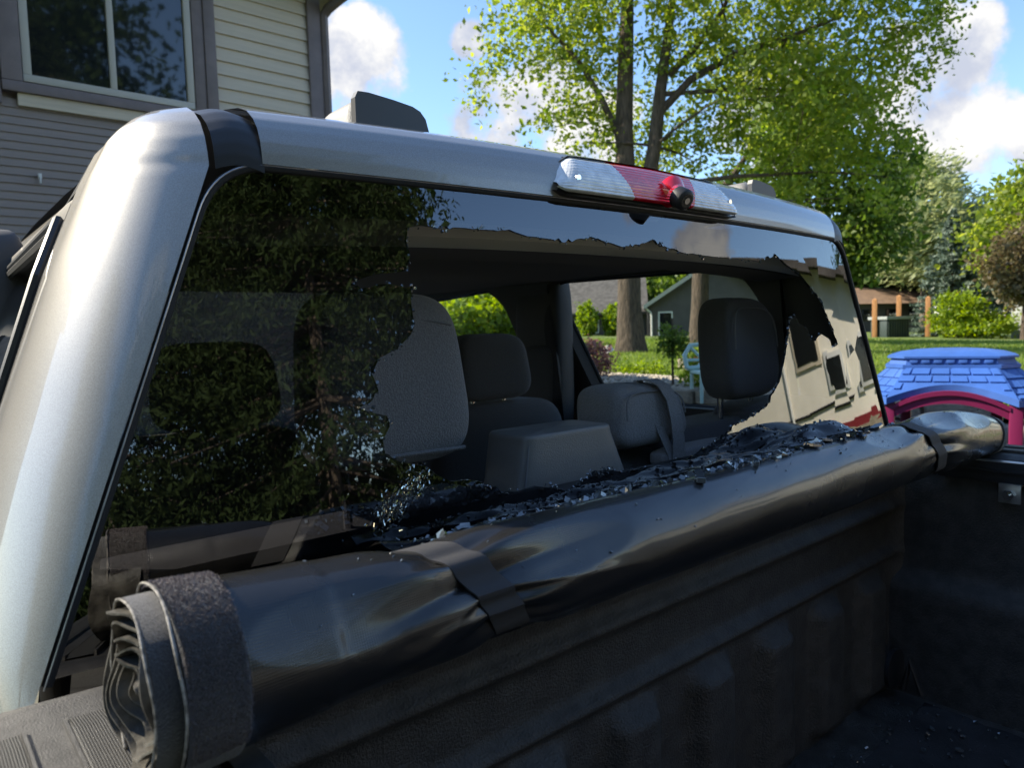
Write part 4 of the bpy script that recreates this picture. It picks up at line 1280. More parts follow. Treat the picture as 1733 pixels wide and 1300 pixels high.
# high brake light with white ends, red middle and camera
def brake_light():
    cx_ = -.026
    zb, zt = 1.911, 1.970
    def ztop(a): return zt - .034 * max(0, (abs(a) - .80) / .20) ** 1.6 - .004 * abs(a)
    def zbot(a): return zb + .008 * max(0, (abs(a) - .93) / .07) ** 2
    hw = .216
    def front(a, s, dep=.026, ribs=True):
        z = zbot(a) + (ztop(a) - zbot(a)) * s
        x = cx_ + a * hw
        edge = max(0, (abs(a) - .93) / .07) ** 2
        y = gy(x, 1.905) - dep + .030 * s ** 2 + .012 * edge
        if ribs: y += .0006 * math.sin((z - zb) * 2 * math.pi / .0048)
        return Vector((x, y, z))
    t = MB()
    # housing tray
    def hs(u, v): 
        a = (2 * u - 1) * 1.03
        s = v
        p = front(max(-1, min(1, a)), s, .016, False)
        return Vector((cx_ + a * hw, p.y + .004, p.z + (-.005 if v < .5 else .004)))
    def tray(u, v):
        a = (2 * u - 1) * 1.025
        aa = max(-1, min(1, a))
        if v < .5:
            p = front(aa, 0, .022, False)
            return Vector((cx_ + a * hw, p.y + .05 * (1 - 2 * v) * 0 + (.0 if v > .25 else .05), p.z - .006))
        p = front(aa, 1, .022, False)
        return Vector((cx_ + a * hw, p.y + (0 if v < .75 else .05), p.z + .004))
    hb = MB().grid(hs, 31, 9)
    hb.grid(lambda u, v: Vector((cx_ + (2 * u - 1) * 1.025 * hw, front(max(-1, min(1, (2 * u - 1) * 1.025)), 0, .022, False).y + .055 * v, front(max(-1, min(1, (2 * u - 1) * 1.025)), 0).z - .005)), 31, 3)
    hb.grid(lambda u, v: Vector((cx_ + (2 * u - 1) * 1.025 * hw, front(max(-1, min(1, (2 * u - 1) * 1.025)), 1, .022, False).y + .055 * v, front(max(-1, min(1, (2 * u - 1) * 1.025)), 1).z + .003)), 31, 3)
    for e in (-1, 1):
        hb.grid(lambda u, v, e=e: front(e, u, .016, False) + Vector((e * .006, .06 * v, 0)), 7, 3)
    house = hb.build('brake_light', M['black_plastic'], truck, angle=40)
    bl = lambda s: .335 + .12 * s       # red boundary, wider at the top
    def lens(name, m, f0, f1, nu):
        def g(u, v):
            s = v
            a = f0(s) + (f1(s) - f0(s)) * u
            p = front(a, s)
            # soft rounded rim
            p.y += .006 * max(0, (s - .93) / .07) ** 2 + .006 * max(0, (.05 - s) / .05) ** 2
            return p
        mb = MB().grid(g, nu, 61)
        mb.grid(lambda u, v: front(f0(1) + (f1(1) - f0(1)) * u, 1, .022, False) + Vector((0, .03 * v, .001 - .004 * v)), nu, 3)
        return mb.build(name, m, house, angle=80)
    lens('clear_lens', M['lens_clear'], lambda s: -1., lambda s: -bl(s), 33)
    lens('red_lens', M['lens_red'], lambda s: -bl(s), lambda s: bl(s), 33)
    lens('clear_lens', M['lens_clear'], lambda s: bl(s), lambda s: 1., 33)
    for a in (-.86, .86):
        p = front(a, .42, .027, False)
        MB().tube([p + Vector((0, .006, 0)), p + Vector((0, -.001, -.0005))], .0045, 10).build('screw', M['chrome'], house)
    # camera pod
    c = front(.10, .30, .026, False)
    ax = Vector((-.15, -.85, -.45)).normalized()
    def hump(u, v):
        a = v * 2 * math.pi
        r_ = .027 * (1 - .35 * u)
        q = ax.to_track_quat('Z', 'Y')
        return c + Vector((0, .006, .004)) + q @ Vector((math.cos(a) * r_ * 1.0, math.sin(a) * r_, .015 * u ** .8))
    MB().grid(hump, 8, 24, True).build('camera_pod', M['lens_red'], house)
    cb_ = MB().tube([c + ax * .012, c + ax * .030, c + ax * .033], [.0165, .0165, .013], 24).build('camera', M['black_plastic'], house, angle=50)
    for r_, d0 in ((.0105, .034), (.005, .0355)):
        MB().tube([c + ax * .030, c + ax * d0], r_, 20).build('lens_ring', M['glass_edge'] if r_ > .008 else M['chrome'], house, angle=50)
brake_light()

# cab sides with window openings
def rpoly(pts, r_=.04, n=5):
    out = []
    k = len(pts)
    for i, p in enumerate(pts):
        a, b_ = Vector(pts[i - 1]), Vector(pts[(i + 1) % k])
        p = Vector(p)
        d0, d1 = (a - p), (b_ - p)
        rr = min(r_, d0.length * .45, d1.length * .45)
        q0, q1 = p + d0.normalized() * rr, p + d1.normalized() * rr
        for j in range(n + 1):
            s = j / n
            q = q0 * (1 - s) ** 2 + p * 2 * s * (1 - s) + q1 * s * s
            out.append((q.x, q.y))
    return out
REARWIN = rpoly([(1.03, 1.47), (1.70, 1.47), (1.80, 1.88), (1.08, 1.872), (1.02, 1.76)], .07)
FRONTWIN = rpoly([(1.98, 1.45), (2.86, 1.45), (2.60, 1.85), (2.10, 1.875), (2.04, 1.82)], .06)
REARWIN_L = rpoly([(1.02, 1.46), (1.76, 1.46), (1.80, 1.862), (1.06, 1.862), (1.01, 1.80)], .03)
for sgn in (-1, 1):
    RW = REARWIN if sgn > 0 else REARWIN_L
    outer = [(.955, .55), (2.2, .55), (3.2, .7), (3.2, 1.32), (2.95, 1.42), (2.62, 1.85), (2.5, 1.895), (.955, 1.895)]
    mp = lambda y, z: Vector((sgn * (wz(z, y) - .0035), y, z))
    mi = lambda y, z: Vector((sgn * (wz(z, y) - .055), y, z))
    V, F = sheet(outer, [RW, FRONTWIN], .09, mp)
    door = MB().add(V, F).build('cab_side', M['paint'], truck, angle=60)
    V, F = sheet(outer, [RW, FRONTWIN], .09, mi)
    MB().add(V, F).build('door_trim', M['trim_dark'], door, angle=60)
    for H_ in (RW, FRONTWIN):
        n_ = len(H_)
        MB().add([mp(*p) for p in H_] + [mi(*p) for p in H_], [(i, (i + 1) % n_, (i + 1) % n_ + n_, i + n_) for i in range(n_)]).build('window_reveal', M['rubber'], door)
        MB().tube([mp(*p) + Vector((sgn * .002, 0, 0)) for p in H_ + H_[:1]], .007, 6).build('window_seal', M['rubber'], door)
        V2, F2 = sheet(H_, [], .1, lambda y, z: Vector((sgn * (wz(z, y) - .02), y, z)))
        MB().add(V2, F2).build('window', M['side_glass'] if sgn > 0 else M['dark_side_glass'], door)
    # shut line between door and quarter panel
    if sgn < 0:
        MB().tube([mp(.969, z_) + Vector((sgn * .001, 0, 0)) for z_ in np.linspace(.9, 1.88, 24)], .0028, 6).build('shut_line', M['rubber'], door)
        MB().tube([mp(y_, z_) + Vector((sgn * .006, 0, 0)) for y_, z_ in [(1.012, 1.47), (1.0, 1.80), (1.05, 1.872), (1.8, 1.873)]], .0065, 8).build('window_trim', M['moulding'], door)

# B pillar and belt gear on the passenger side
MB().superq((.775, 1.86, 1.63), (.10, .23, .66), .5).build('pillar_trim', M['trim_dark'], truck)
MB().superq((.745, 1.83, 1.52), (.07, .16, .30), .4).build('belt_cover', M['trim_dark'], truck)
MB().tube([(.73, 1.80, 1.80), (.722, 1.77, 1.66), (.715, 1.74, 1.5), (.71, 1.70, 1.2)], .022, 6, ry=.002).build('seat_belt', M['webbing'], truck)
MB().superq((-.775, 1.86, 1.63), (.10, .23, .66), .5).build('pillar_trim', M['trim_dark'], truck)

# headliner
MB().grid(lambda u, v: Vector(((2 * u - 1) * .72, .835 + 1.8 * v, 1.893 - .012 * abs(2 * u - 1) ** 3 - .004 * v)), 21, 12).build('headliner', M['headliner'], truck)
MB().grid(lambda u, v: Vector(((2 * u - 1) * .66, .812 + .045 * (2 * u - 1) ** 2 + .02 * math.sin(v * 3.1), 1.874 - .035 * v - .012 * abs(2 * u - 1) ** 3)), 31, 5).build('headliner_edge', M['headtrim'], truck)
MB().grid(lambda u, v: Vector(((2 * u - 1) * .66, .770 + .045 * (2 * u - 1) ** 2 + .05 * v, 1.894 - .02 * v)), 31, 3).build('header', M['trim_dark'], truck)
MB().grid(lambda u, v: Vector(((2 * u - 1) * .66, .820 + .05 * (2 * u - 1) ** 2 + .1 * v, 1.838 - .012 * abs(2 * u - 1) ** 3 - .003 * v)), 31, 3).build('headliner', M['headliner'], truck)

# seats
def headrest(cx_, cy_, zb, w_, h_, d_, m, posts=True, tilt=.08, e=.5, seam=True):
    def fn(p):
        k = (p.z / h_ + .5)
        p.x *= 1 - .16 * max(0, k - .3)
        p.y += tilt * p.z + .02 * (p.x / w_ * 2) ** 2 * -1
        return p
    o = MB().superq((cx_, cy_, zb + h_ / 2), (w_, d_, h_), e, .5, 26, 36, fn).build('headrest', m, truck, angle=0)
    if posts:
        for s in (-.06, .06):
            MB().tube([(cx_ + s, cy_ - .005, zb + .03), (cx_ + s, cy_ - .01, zb - .09)], .0065, 10).build('headrest_post', M['chrome'], o)
    if seam:
        pts = []
        for i in range(41):
            a = math.pi * (i / 40 * 1.0)
            x = math.copysign(abs(math.cos(a)) ** .5, math.cos(a)) * w_ * .40
            z = math.sin(a) ** .45 * h_ * .40
            k = (z / h_ + .5)
            pts.append(Vector((cx_ + x * (1 - .16 * max(0, k - .3)), cy_ - d_ * .485 + tilt * z - .02 * (x / w_ * 2) ** 2, zb + h_ / 2 + z * .98)))
        MB().tube(pts, .0016, 5, caps=False).build('seam', M['thread'], o)
    return o
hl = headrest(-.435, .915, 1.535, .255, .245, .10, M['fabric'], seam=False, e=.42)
MB().tube([Vector((-.435 + .106 * a_, .8765 - .020 * a_ * a_ + .012 * abs(a_) ** 6, 1.742 - .012 * a_ * a_)) for a_ in np.linspace(-.93, .93, 24)], .0016, 5).build('seam', M['thread'], hl)
MB().tube([Vector((-.435 + .126 * a_, .857 - .020 * a_ * a_ + .02 * abs(a_) ** 6, 1.553)) for a_ in np.linspace(-.82, .82, 24)], .003, 6).build('piping', M['fabric'], hl)
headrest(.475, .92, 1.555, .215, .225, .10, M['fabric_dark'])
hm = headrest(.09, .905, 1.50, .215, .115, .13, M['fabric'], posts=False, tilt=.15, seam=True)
# pull strap folded over the middle headrest
sp_ = [(.125, .90, 1.618), (.125, .87, 1.622), (.128, .845, 1.612), (.132, .828, 1.585), (.136, .822, 1.55), (.14, .82, 1.51), (.14, .822, 1.46)]
def ribbon(path, wdt, name, m, parent, th=.0015, wd=None):
    P = [Vector(p) for p in path]
    mb = MB()
    V = []
    for i, p in enumerate(P):
        a = wd(i / (len(P) - 1)) if wd else Vector((1, 0, 0))
        t_ = (P[min(i + 1, len(P) - 1)] - P[max(0, i - 1)]).normalized()
        nn = t_.cross(a).normalized()
        for sx, sn in ((-1, -1), (1, -1), (1, 1), (-1, 1)):
            V.append(p + a * sx * wdt / 2 + nn * sn * th / 2)
    F = []
    for i in range(len(P) - 1):
        for k in range(4): F.append((i * 4 + k, i * 4 + (k + 1) % 4, i * 4 + 4 + (k + 1) % 4, i * 4 + 4 + k))
    mb.add(V, F)
    return mb.build(name, m, parent, angle=40)
ribbon(sp_, .034, 'pull_strap', M['fabric'], hm)
ribbon([(.115, .895, 1.62), (.10, .865, 1.60), (.098, .845, 1.57), (.106, .835, 1.53), (.122, .826, 1.49), (.13, .822, 1.46)], .022, 'pull_strap', M['fabric'], hm)
# rear bench back and shelf
MB().superq((-.42, .965, 1.15), (.66, .17, .52), .3).build('seat_back', M['fabric_dark'], truck)
MB().superq((.42, .955, 1.235), (.62, .17, .56), .3).build('seat_back', M['fabric_dark'], truck)
MB().superq((.08, .95, 1.22), (.3, .16, .54), .3).build('seat_back', M['fabric_dark'], truck)
MB().superq((.22, .845, 1.475), (.24, .05, .035), .5).build('seat_latch', M['fabric'], truck)
MB().superq((-.40, .85, 1.49), (.12, .05, .025), .5).build('seat_latch', M['fabric'], truck)
MB().superq((.62, .90, 1.47), (.30, .20, .15), .4).build('side_bolster', M['fabric_dark'], truck)
MB().box2((-.86, .82, 1.30), (.86, 1.02, 1.455), .02).build('rear_shelf', M['trim_dark'], truck)
sb = empty('storage_box', (-.19, .80, 1.46), 'black grained vinyl box with sloping sides standing behind the rear seat', 'box')
def sbox(u, v):
    # tapered block: v round the section, u from bottom to top
    k = [(-1, -1), (1, -1), (1, 1), (-1, 1)]
    sg = lambda x, p: math.copysign(abs(x) ** p, x)
    a = v * 2 * math.pi
    cx_, cy_ = sg(math.cos(a), .28), sg(math.sin(a), .28)
    t_ = min(1, u / .82)
    top = max(0, (u - .82) / .18)
    r_ = math.sqrt(max(0, 1 - top * top)) * .12 + .88 if top < 1 else 0.
    if u >= .999: r_ = .0
    wx = (.128 - .040 * t_) * r_
    wy = .050 * r_
    z_ = 1.455 + .103 * t_ + .012 * math.sin(top * math.pi / 2)
    return Vector((-.185 + cx_ * wx - .012 * t_ * (cx_ < 0), .805 + cy_ * wy + .01 * t_, z_))
MB().grid(sbox, 30, 64, True).build('body', M['leather'], sb, angle=50)
MB().tube([sbox(u_, .625 + .0) + Vector((-.001, -.001, 0)) for u_ in np.linspace(0.02, .80, 12)], .0014, 6).build('welt', M['thread'], sb)
# front seats
for sgn in (-1, 1):
    headrest(.40 * sgn, 1.72, 1.515, .285, .20, .10, M['fabric_dark'], e=.45, seam=False)
    MB().superq((.43 * sgn, 1.74, 1.16), (.54, .16, .70), .35).build('seat_back', M['fabric_dark'], truck)
    MB().superq((.43 * sgn, 1.98, .90), (.52, .52, .18), .4).build('seat_cushion', M['fabric_dark'], truck)
MB().superq((0, 1.25, .88), (1.4, .5, .18), .3).build('seat_cushion', M['fabric_dark'], truck)
MB().box2((-.93, .80, .55), (.93, 3.1, .62)).build('cab_floor', M['trim_dark'], truck, smooth=False)
MB().superq((0, 2.86, 1.14), (1.74, .5, .5), .35).build('dashboard', M['trim_dark'], truck)
# windscreen, bonnet, wings and wheels
MB().grid(lambda u, v: Vector(((2 * u - 1) * (.66 + .16 * v), 2.52 + .62 * v - .10 * (2 * u - 1) ** 2 * (1 - v), 1.93 - .58 * v)), 15, 8).build('windscreen', M['side_glass'], truck)
MB().superq((0, 3.95, 1.06), (1.84, 1.9, .56), .22).build('bonnet', M['paint'], truck)
MB().box2((-.96, 3.1, .55), (.96, 4.85, .98), .06).build('front_body', M['paint'], truck)
for sx in (-1, 1):
    for yy in (-.35, 3.55):
        wh = MB().tube([(sx * .72, yy, .40), (sx * .75, yy, .40), (sx * .96, yy, .40), (sx * .985, yy, .40)], [.36, .40, .40, .36], 36).build('wheel', M['rubber'], truck, angle=40)
        MB().tube([(sx * .95, yy, .40), (sx * .99, yy, .40)], [.24, .22], 24).build('rim', M['steel'], wh, angle=40)

# ------------------------------------------------------------------ load bed
def bed_front():
    def prof(z): # bump towards the tailgate
        d = 0
        for zc, h_, w_ in ((1.292, .018, .013), (1.186, .018, .012)):
            d += h_ * math.exp(-((z - zc) / w_) ** 2)
        d += .02 * (1 / (1 + math.exp(-(z - 1.34) / .012)))
        return d
    def g(u, v):
        x = (2 * u - 1) * .80
        z = .855 + (1.40 - .855) * v
        d = prof(z)
        if z < 1.16:
            q = min(1, (1.16 - z) / .03) * min(1, (z - .87) / .03 if z > .87 else 0)
            d += .030 * q * (1 / (1 + math.exp(-math.sin(x * 2 * math.pi / .20) * 6)))
        e = max(0, (abs(x) - .74) / .06)
        return Vector((x, .70 - d * (1 - .8 * min(1, e)) - .02 * e * e, z))
    MB().grid(g, 161, 91).build('bed_front', M['liner'], truck, angle=0)
    MB().box2((-.80, .672, 1.375), (.80, .725, 1.408), .012).build('bed_front_cap', M['rail_plastic'], truck)
bed_front()
def bed_side(sgn):
    def g(u, v):
        y = -1.0 + 1.70 * u
        z = .855 + (1.40 - .855) * v
        x = .80 - .035 * (1 / (1 + math.exp(-(1.13 - z) / .008))) + .03 * max(0, (z - 1.33) / .07) ** 2
        # wheel arch
        w_ = max(0, 1 - ((y + .35) / .48) ** 2)
        if z < .855 + .26 * w_: x -= .16 * min(1, w_ * 3)
        if y < .45 and z > 1.15 and z < 1.32: x += .012 / (1 + math.exp(-math.sin(y * 2 * math.pi / .16) * 5))
        return Vector((sgn * x, y, z))
    MB().grid(g, 121, 71).build('bed_side', M['liner'], truck, angle=0)
    MB().box2((sgn * .975, -1.02, .62), (sgn * .99, .69, 1.39), .006).build('bed_outer', M['paint'], truck)
    # rail cap with two grip strips
    mb = MB()
    pr = [(.795, 1.385), (.795, 1.405), (.806, 1.420), (.825, 1.427), (.94, 1.431), (.968, 1.425), (.985, 1.405), (.988, 1.375)]
    def rc(u, v):
        k = v * (len(pr) - 1)
        i = min(int(k), len(pr) - 2)
        q = k - i
        x = pr[i][0] + (pr[i + 1][0] - pr[i][0]) * q
        z = pr[i][1] + (pr[i + 1][1] - pr[i][1]) * q
        y = -1.0 + 1.715 * u
        dr = .03 * max(0, (u - .985) / .015) ** 2
        return Vector((sgn * x, y, z - dr))
    cap = MB().grid(rc, 141, 29).build('rail_cap', M['rail_plastic'], truck, angle=45)
    for x0, x1 in ((.850, .8785), (.905, .934)):
        gs = MB()
        def strip(u, v):
            y = -.97 + 1.61 * u
            x = x0 + (x1 - x0) * v
            zz = 1.4305 + .0035 * min(1, min(v, 1 - v) / .06) * min(1, min(u, 1 - u) / .004)
            return Vector((sgn * x, y, zz))
        st_ = gs.grid(strip, 60, 11).build('grip_strip', M['grip'], cap, angle=0)
        # moulded side walls with pale worn edge
        for xe in (x0, x1):
            MB().box2((sgn * (xe - .0012), -.97, 1.428), (sgn * (xe + .0012), .64, 1.4335)).build('strip_edge', M['rail_plastic'], st_, smooth=False)
    return cap
def grip_mat():
    m = mat('grip_strip', (.06, .058, .055), .5)
    t = m.node_tree
    co = N(t, 'ShaderNodeTexCoord').outputs['Object']
    hs = []
    for d in ('X', 'Y'):
        wv = N(t, 'ShaderNodeTexWave', wave_type='BANDS', bands_direction=d, inp={'Scale': 170. if d == 'X' else 130., 'Distortion': 0})
        L(t, co, wv.inputs['Vector'])
        hs.append(wv.outputs['Fac'])
    bp = N(t, 'ShaderNodeBump', inp={'Strength': .9, 'Distance': .004})
    L(t, math_n(t, 'MULTIPLY', *hs), bp.inputs['Height'])
    L(t, bp.outputs[0], t.nodes['Principled BSDF'].inputs['Normal'])
    return m
M['grip'] = grip_mat()
for s in (-1, 1): bed_side(s)
def bed_floor():
    def g(u, v):
        x = (2 * u - 1) * .80
        y = -1.0 + 1.70 * v
        z = .858 + .006 * (1 / (1 + math.exp(-math.sin(x * 2 * math.pi / .11) * 5)))
        return Vector((x, y, z))
    MB().grid(g, 161, 20).build('bed_floor', M['liner'], truck, angle=0)
    MB().box2((-.80, -1.06, .80), (.80, -1.0, 1.40), .015).build('tailgate', M['paint'], truck)
    MB().tube([(.70, .60, .90), (.70, .625, .97), (.70, .64, .90)], .008, 8).build('tie_down', M['black_plastic'], truck)
    MB().tube([(.72, .672, .93), (.72, .662, .93)], .045, 20).build('drain_plug', M['black_plastic'], truck, angle=40)
bed_floor()
# worn rubber mat on the bed floor, edge frayed
def bed_mat():
    r_ = random.Random(9)
    pts_ = []
    for i in range(40): pts_.append((-.70 + 1.42 * i / 39, .60 + r_.uniform(-.006, .006)))
    for i in range(40): pts_.append((.72 + r_.uniform(-.006, .006), .60 - 1.5 * i / 39))
    pts_ += [(-.70, -.9)]
    V, F = sheet(pts_, [], .1, lambda x, y: Vector((x, y, .872 + .003 * math.sin(x * 9) + .006 * max(0, (y - .5) / .1) ** 2)))
    o = MB().add(V, F).build('bed_mat', M['bedmat'])
    tag(o, 'worn black rubber mat lying on the bed floor', 'mat')
M['bedmat'] = mat('bed_mat_rubber', (.03, .029, .03), .75, var=.4, var_scale=9, bump=.6, bump_scale=200, bump_dist=.003)
bed_mat()
# clamp-on rail track, bracket and bolt
for s in (-1, 1):
    tr_ = MB().box2((s * .775, -.98, 1.375), (s * .797, .60, 1.418), .003).box2((s * .770, -.98, 1.396), (s * .776, .60, 1.404), .001).build('rail_track', M['black_plastic'], truck)
    MB().box2((s * .7752, -.98, 1.4182), (s * .797, .60, 1.4195)).build('track_edge', M['steel'], tr_, smooth=False)
    br_ = MB().box2((s * .766, .443, 1.336), (s * .771, .483, 1.374), .002).box2((s * .766, .443, 1.372), (s * .80, .483, 1.376), .001).build('rail_bracket', M['steel'], truck)
    MB().tube([(s * .767, .463, 1.355), (s * .755, .463, 1.355)], .011, 6).tube([(s * .757, .463, 1.355), (s * .747, .463, 1.355)], .005, 10).build('bolt', M['chrome'], br_, angle=40)

# ------------------------------------------------------------------ rolled tonneau cover
ton = empty('tonneau_cover', (0, .52, 1.47), 'black vinyl tonneau cover rolled up and strapped behind the cab', 'cover')
YC, ZC = .525, 1.486
S1 = lambda th: -.615 + .058 * th / R(120)
S2 = lambda th: .395 + .075 * th / R(120)
def dent(x, th, cx_, ct, rx, rt, A, ang=0., ridge=.3):
    a, b_ = (x - cx_) / rx, (th - R(ct)) / R(rt)
    c, s = math.cos(ang), math.sin(ang)
    a, b_ = a * c + b_ * s, -a * s + b_ * c
    rho = math.sqrt(a * a + b_ * b_)
    return (-A * (1 - rho * rho) if rho < 1 else 0) + ridge * A * math.exp(-((rho - 1.02) / .16) ** 2)
# creases running out from the straps: side, start angle, drift per metre, length, height, width
FOLD1 = [(-1, 38, 60, .17, .0060, 9), (-1, 58, 210, .15, -.0075, 11), (-1, 74, 420, .12, .0055, 8), (-1, 88, 130, .13, -.0060, 10), (-1, 104, -60, .10, .0050, 9), (-1, 20, -160, .10, -.004, 10), (-1, 118, 60, .08, -.005, 10),
         (1, 34, -120, .20, .0050, 12), (1, 56, -60, .21, -.0080, 13), (1, 76, 110, .20, .0065, 8), (1, 90, -40, .17, -.0065, 9), (1, 104, -180, .14, .0050, 8), (1, 16, -60, .10, -.004, 10), (1, 120, -60, .08, -.005, 10)]
FOLD2 = [(-1, 20, 120, .13, -.005, 12), (-1, 44, 60, .12, .0035, 9), (-1, 66, 160, .10, -.004, 10), (-1, 90, 60, .10, .0035, 9), (-1, 0, -80, .09, .003, 9),
         (1, 10, -160, .20, .0040, 10), (1, 30, -60, .22, -.0055, 12), (1, 52, 60, .20, .0045, 10), (1, 74, 160, .17, -.005, 11), (1, 96, 60, .12, .0035, 9), (1, -12, -160, .14, -.0035, 10)]
def folds(d, th, table):
    out = 0.
    for sd_, t0, dr, ln, h_, w_ in table:
        a = d * sd_
        if a < 0 or a > ln: continue
        k = (1 - a / ln)
        env = min(1, a / .018) * k ** .8
        w2 = R(w_) * (.75 + 1.0 * a / ln)
        q = (th - R(t0 + dr * a)) / w2
        out += h_ * env * math.exp(-abs(q) ** 1.25)
    return out
def rad(x, th):
    r_ = .0505 + .0105 * math.exp(-((x + .88) / .14) ** 2) + .005 * math.exp(-((x - .58) / .12) ** 2) - .014 * max(0, (x - .55) / .30) ** 2
    r_ *= 1 + .05 * math.cos(2 * th) - .02 * math.cos(3 * th + 2 * x)
    for S, A in ((S1, .011), (S2, .008)):
        d = x - S(th)
        r_ -= A * math.exp(-(d / .034) ** 2)
        # gathers radiating from the strap
        env = math.exp(-abs(d) / .075) * (1 - math.exp(-(d / .02) ** 2))
        r_ += .0012 * env * math.sin(5.0 * th + (3 if d > 0 else 1) + 14 * d)
        r_ += .0016 * env * math.sin(11 * th + 30 * d)
    r_ += folds(x - S1(th), th, FOLD1) + folds(x - S2(th), th, FOLD2)
    r_ += dent(x, th, -.71, 62, .085, 30, .0045, .2, .0)
    r_ += dent(x, th, -.49, 55, .10, 28, .0050, -.2, .0)
    r_ += dent(x, th, .52, 25, .075, 30, .006, .3, .0)
    r_ += dent(x, th, .66, 40, .09, 25, .005, -.2, .0)
    r_ += dent(x, th, .30, 30, .10, 26, .005, -.3, .0)
    r_ += .0006 * math.sin(7 * x + 2 * th) + .0003 * math.sin(19 * x - 3 * th + 1) + .00015 * math.sin(41 * x + 5 * th)
    r_ += .0012 / (1 + math.exp((x + .725) / .0015)) if x < -.5 else 0
    return r_
def rpt(x, th, off=0.):
    r_ = rad(x, th) + off
    yc = YC + .006 * math.sin(2.2 * x + .4) - .004 * x
    q = max(0, (x - .45) / .40)
    zc = ZC - .004 * math.cos(3 * x) - .026 * q * q
    return Vector((x, yc - r_ * math.sin(th), zc + r_ * math.cos(th)))
def make_roll():
    nu, nv = 560, 150
    X0, X1 = -.838, .846
    mb = MB().grid(lambda u, v: rpt(X0 + (X1 - X0) * u, v * 2 * math.pi - math.pi), nu, nv, True)
    o = mb.build('roll', M['vinyl'], ton, angle=0)
    uvl = o.data.uv_layers.new(name='uv')
    co = np.zeros(len(o.data.vertices) * 3)
    o.data.vertices.foreach_get('co', co)
    co = co.reshape(-1, 3) + np.array(ORG[ton])
    th = np.arctan2(YC - co[:, 1], co[:, 2] - ZC)
    li = np.zeros(len(o.data.loops), int)
    o.data.loops.foreach_get('vertex_index', li)
    uv = np.stack([co[li, 0], th[li] * .055], -1)
    uvl.data.foreach_set('uv', uv.ravel())
make_roll()
# straps
def strap(S, wdt, name='strap'):
    pa = [(S(th), th) for th in np.linspace(R(-95), R(165), 60)]
    P = []
    for x, th in pa:
        P.append(max((rpt(x + d, th, .0022) for d in (-wdt * .35, 0, wdt * .35)), key=lambda q: (q.y - YC) ** 2 + (q.z - ZC) ** 2))
    P2 = []
    for (x, th), p in zip(pa, P): P2.append(Vector((x, p.y, p.z)))
    ribbon(P2, wdt, name, M['webbing'], ton, .002)
strap(S1, .040)
strap(S2, .040)
# velcro band at the driver-side end, loop pile standing up
def velcro(x0, x1, fibres, name='velcro_band'):
    mb = MB().grid(lambda u, v: rpt(x0 + (x1 - x0) * u, v * 2 * math.pi - math.pi, .0028 * min(1, min(u, 1 - u) / .05 + .2)), 30, 120, True)
    o = mb.build(name, M['velcro'], ton, angle=0)
    if fibres:
        n = fibres
        V = []
        rr = random.Random(2)
        for i in range(n):
            x = x0 + (x1 - x0) * rr.random()
            th = rr.uniform(R(-80), R(130))
            b_ = rpt(x, th, .0026)
            nn = Vector((0, -math.sin(th), math.cos(th)))
            q = Vector((rr.gauss(0, 1), rr.gauss(0, 1), rr.gauss(0, 1))) * .7
            tip = b_ + (nn + q).normalized() * rr.uniform(.001, .0026)
            sd_ = Vector((rr.gauss(0, 1), rr.gauss(0, 1), rr.gauss(0, 1))).normalized() * .00034
            V += [b_ - sd_, b_ + sd_, tip]
        raw_mesh('velcro_pile', V, np.arange(3 * n).reshape(-1, 3), M['fuzz'], ton, kind='stuff')
velcro(-.836, -.796, 26000)
velcro(.818, .848, 0)
for xe, rr_2 in ((-.8385, .0030), (-.8545, -.004)):
    # stitched pale edges of the outer layers
    P = [rpt(max(xe, -.838), th, rr_2) + Vector((min(0, xe + .838) + .0008 * math.sin(th * 5), 0, 0)) for th in np.linspace(R(-150), R(150), 70)]
    MB().tube(P, .0010, 6).build('edge_piping', M['piping'], ton)
# spiral of layers showing at the end
def scroll():
    rr = random.Random(8)
    mb = MB()
    n = 460
    turns = 5.2
    V = []
    for i in range(n):
        s = i / (n - 1)
        th = R(-150) + s * turns * 2 * math.pi
        rs = (.060 - .046 * s ** .9)
        rs += .0022 * math.sin(th * 3.3 + 2 * s) * s * 1.4 + .0012 * math.sin(th * 7.7)
        sq = 1 - .14 * s * abs(math.sin(th))
        y = YC - rs * math.sin(th) * sq
        zz = ZC + rs * math.cos(th) * (1.0 + .02 * s)
        xo = -.858 + .010 * math.sin(th * .9 + 1) * s + .004 * math.sin(th * 4) + .012 * s
        tk = .0016
        dy, dz = -math.sin(th) * tk / 2, math.cos(th) * tk / 2
        V += [(xo, y + dy, zz + dz), (xo, y - dy, zz - dz), (xo + .05, y - dy, zz - dz), (xo + .05, y + dy, zz + dz)]
    F = []
    for i in range(n - 1):
        for k in range(4): F.append((i * 4 + k, i * 4 + (k + 1) % 4, i * 4 + 4 + (k + 1) % 4, i * 4 + 4 + k))
    mb.add(V, F).build('rolled_layers', M['vinyl_in'], ton, angle=40)
    # outer velcro layer drawn back from the end
    def lay(u, v): 
        p = rpt(-.838, v * 2 * math.pi - math.pi, -.0035)
        return Vector((-.8535 + .03 * u, p.y, p.z))
    MB().grid(lay, 5, 90, True).build('inner_velcro', M['velcro'], ton, angle=0)
    cap = MB()
    for xe in (-.80, .835):
        P = [rpt(max(-.838, min(.846, xe)), th, -.006) for th in np.linspace(-math.pi, math.pi, 60)[:-1]]
        cap.add(P, [tuple(range(len(P)))])
    cap.build('end_fill', M['velcro'], ton, smooth=False)
M['vinyl_in'] = mat('vinyl_back', (.085, .08, .07), .38, var=.5, var_scale=60, bump=.5, bump_scale=120, bump_dist=.002)
scroll()

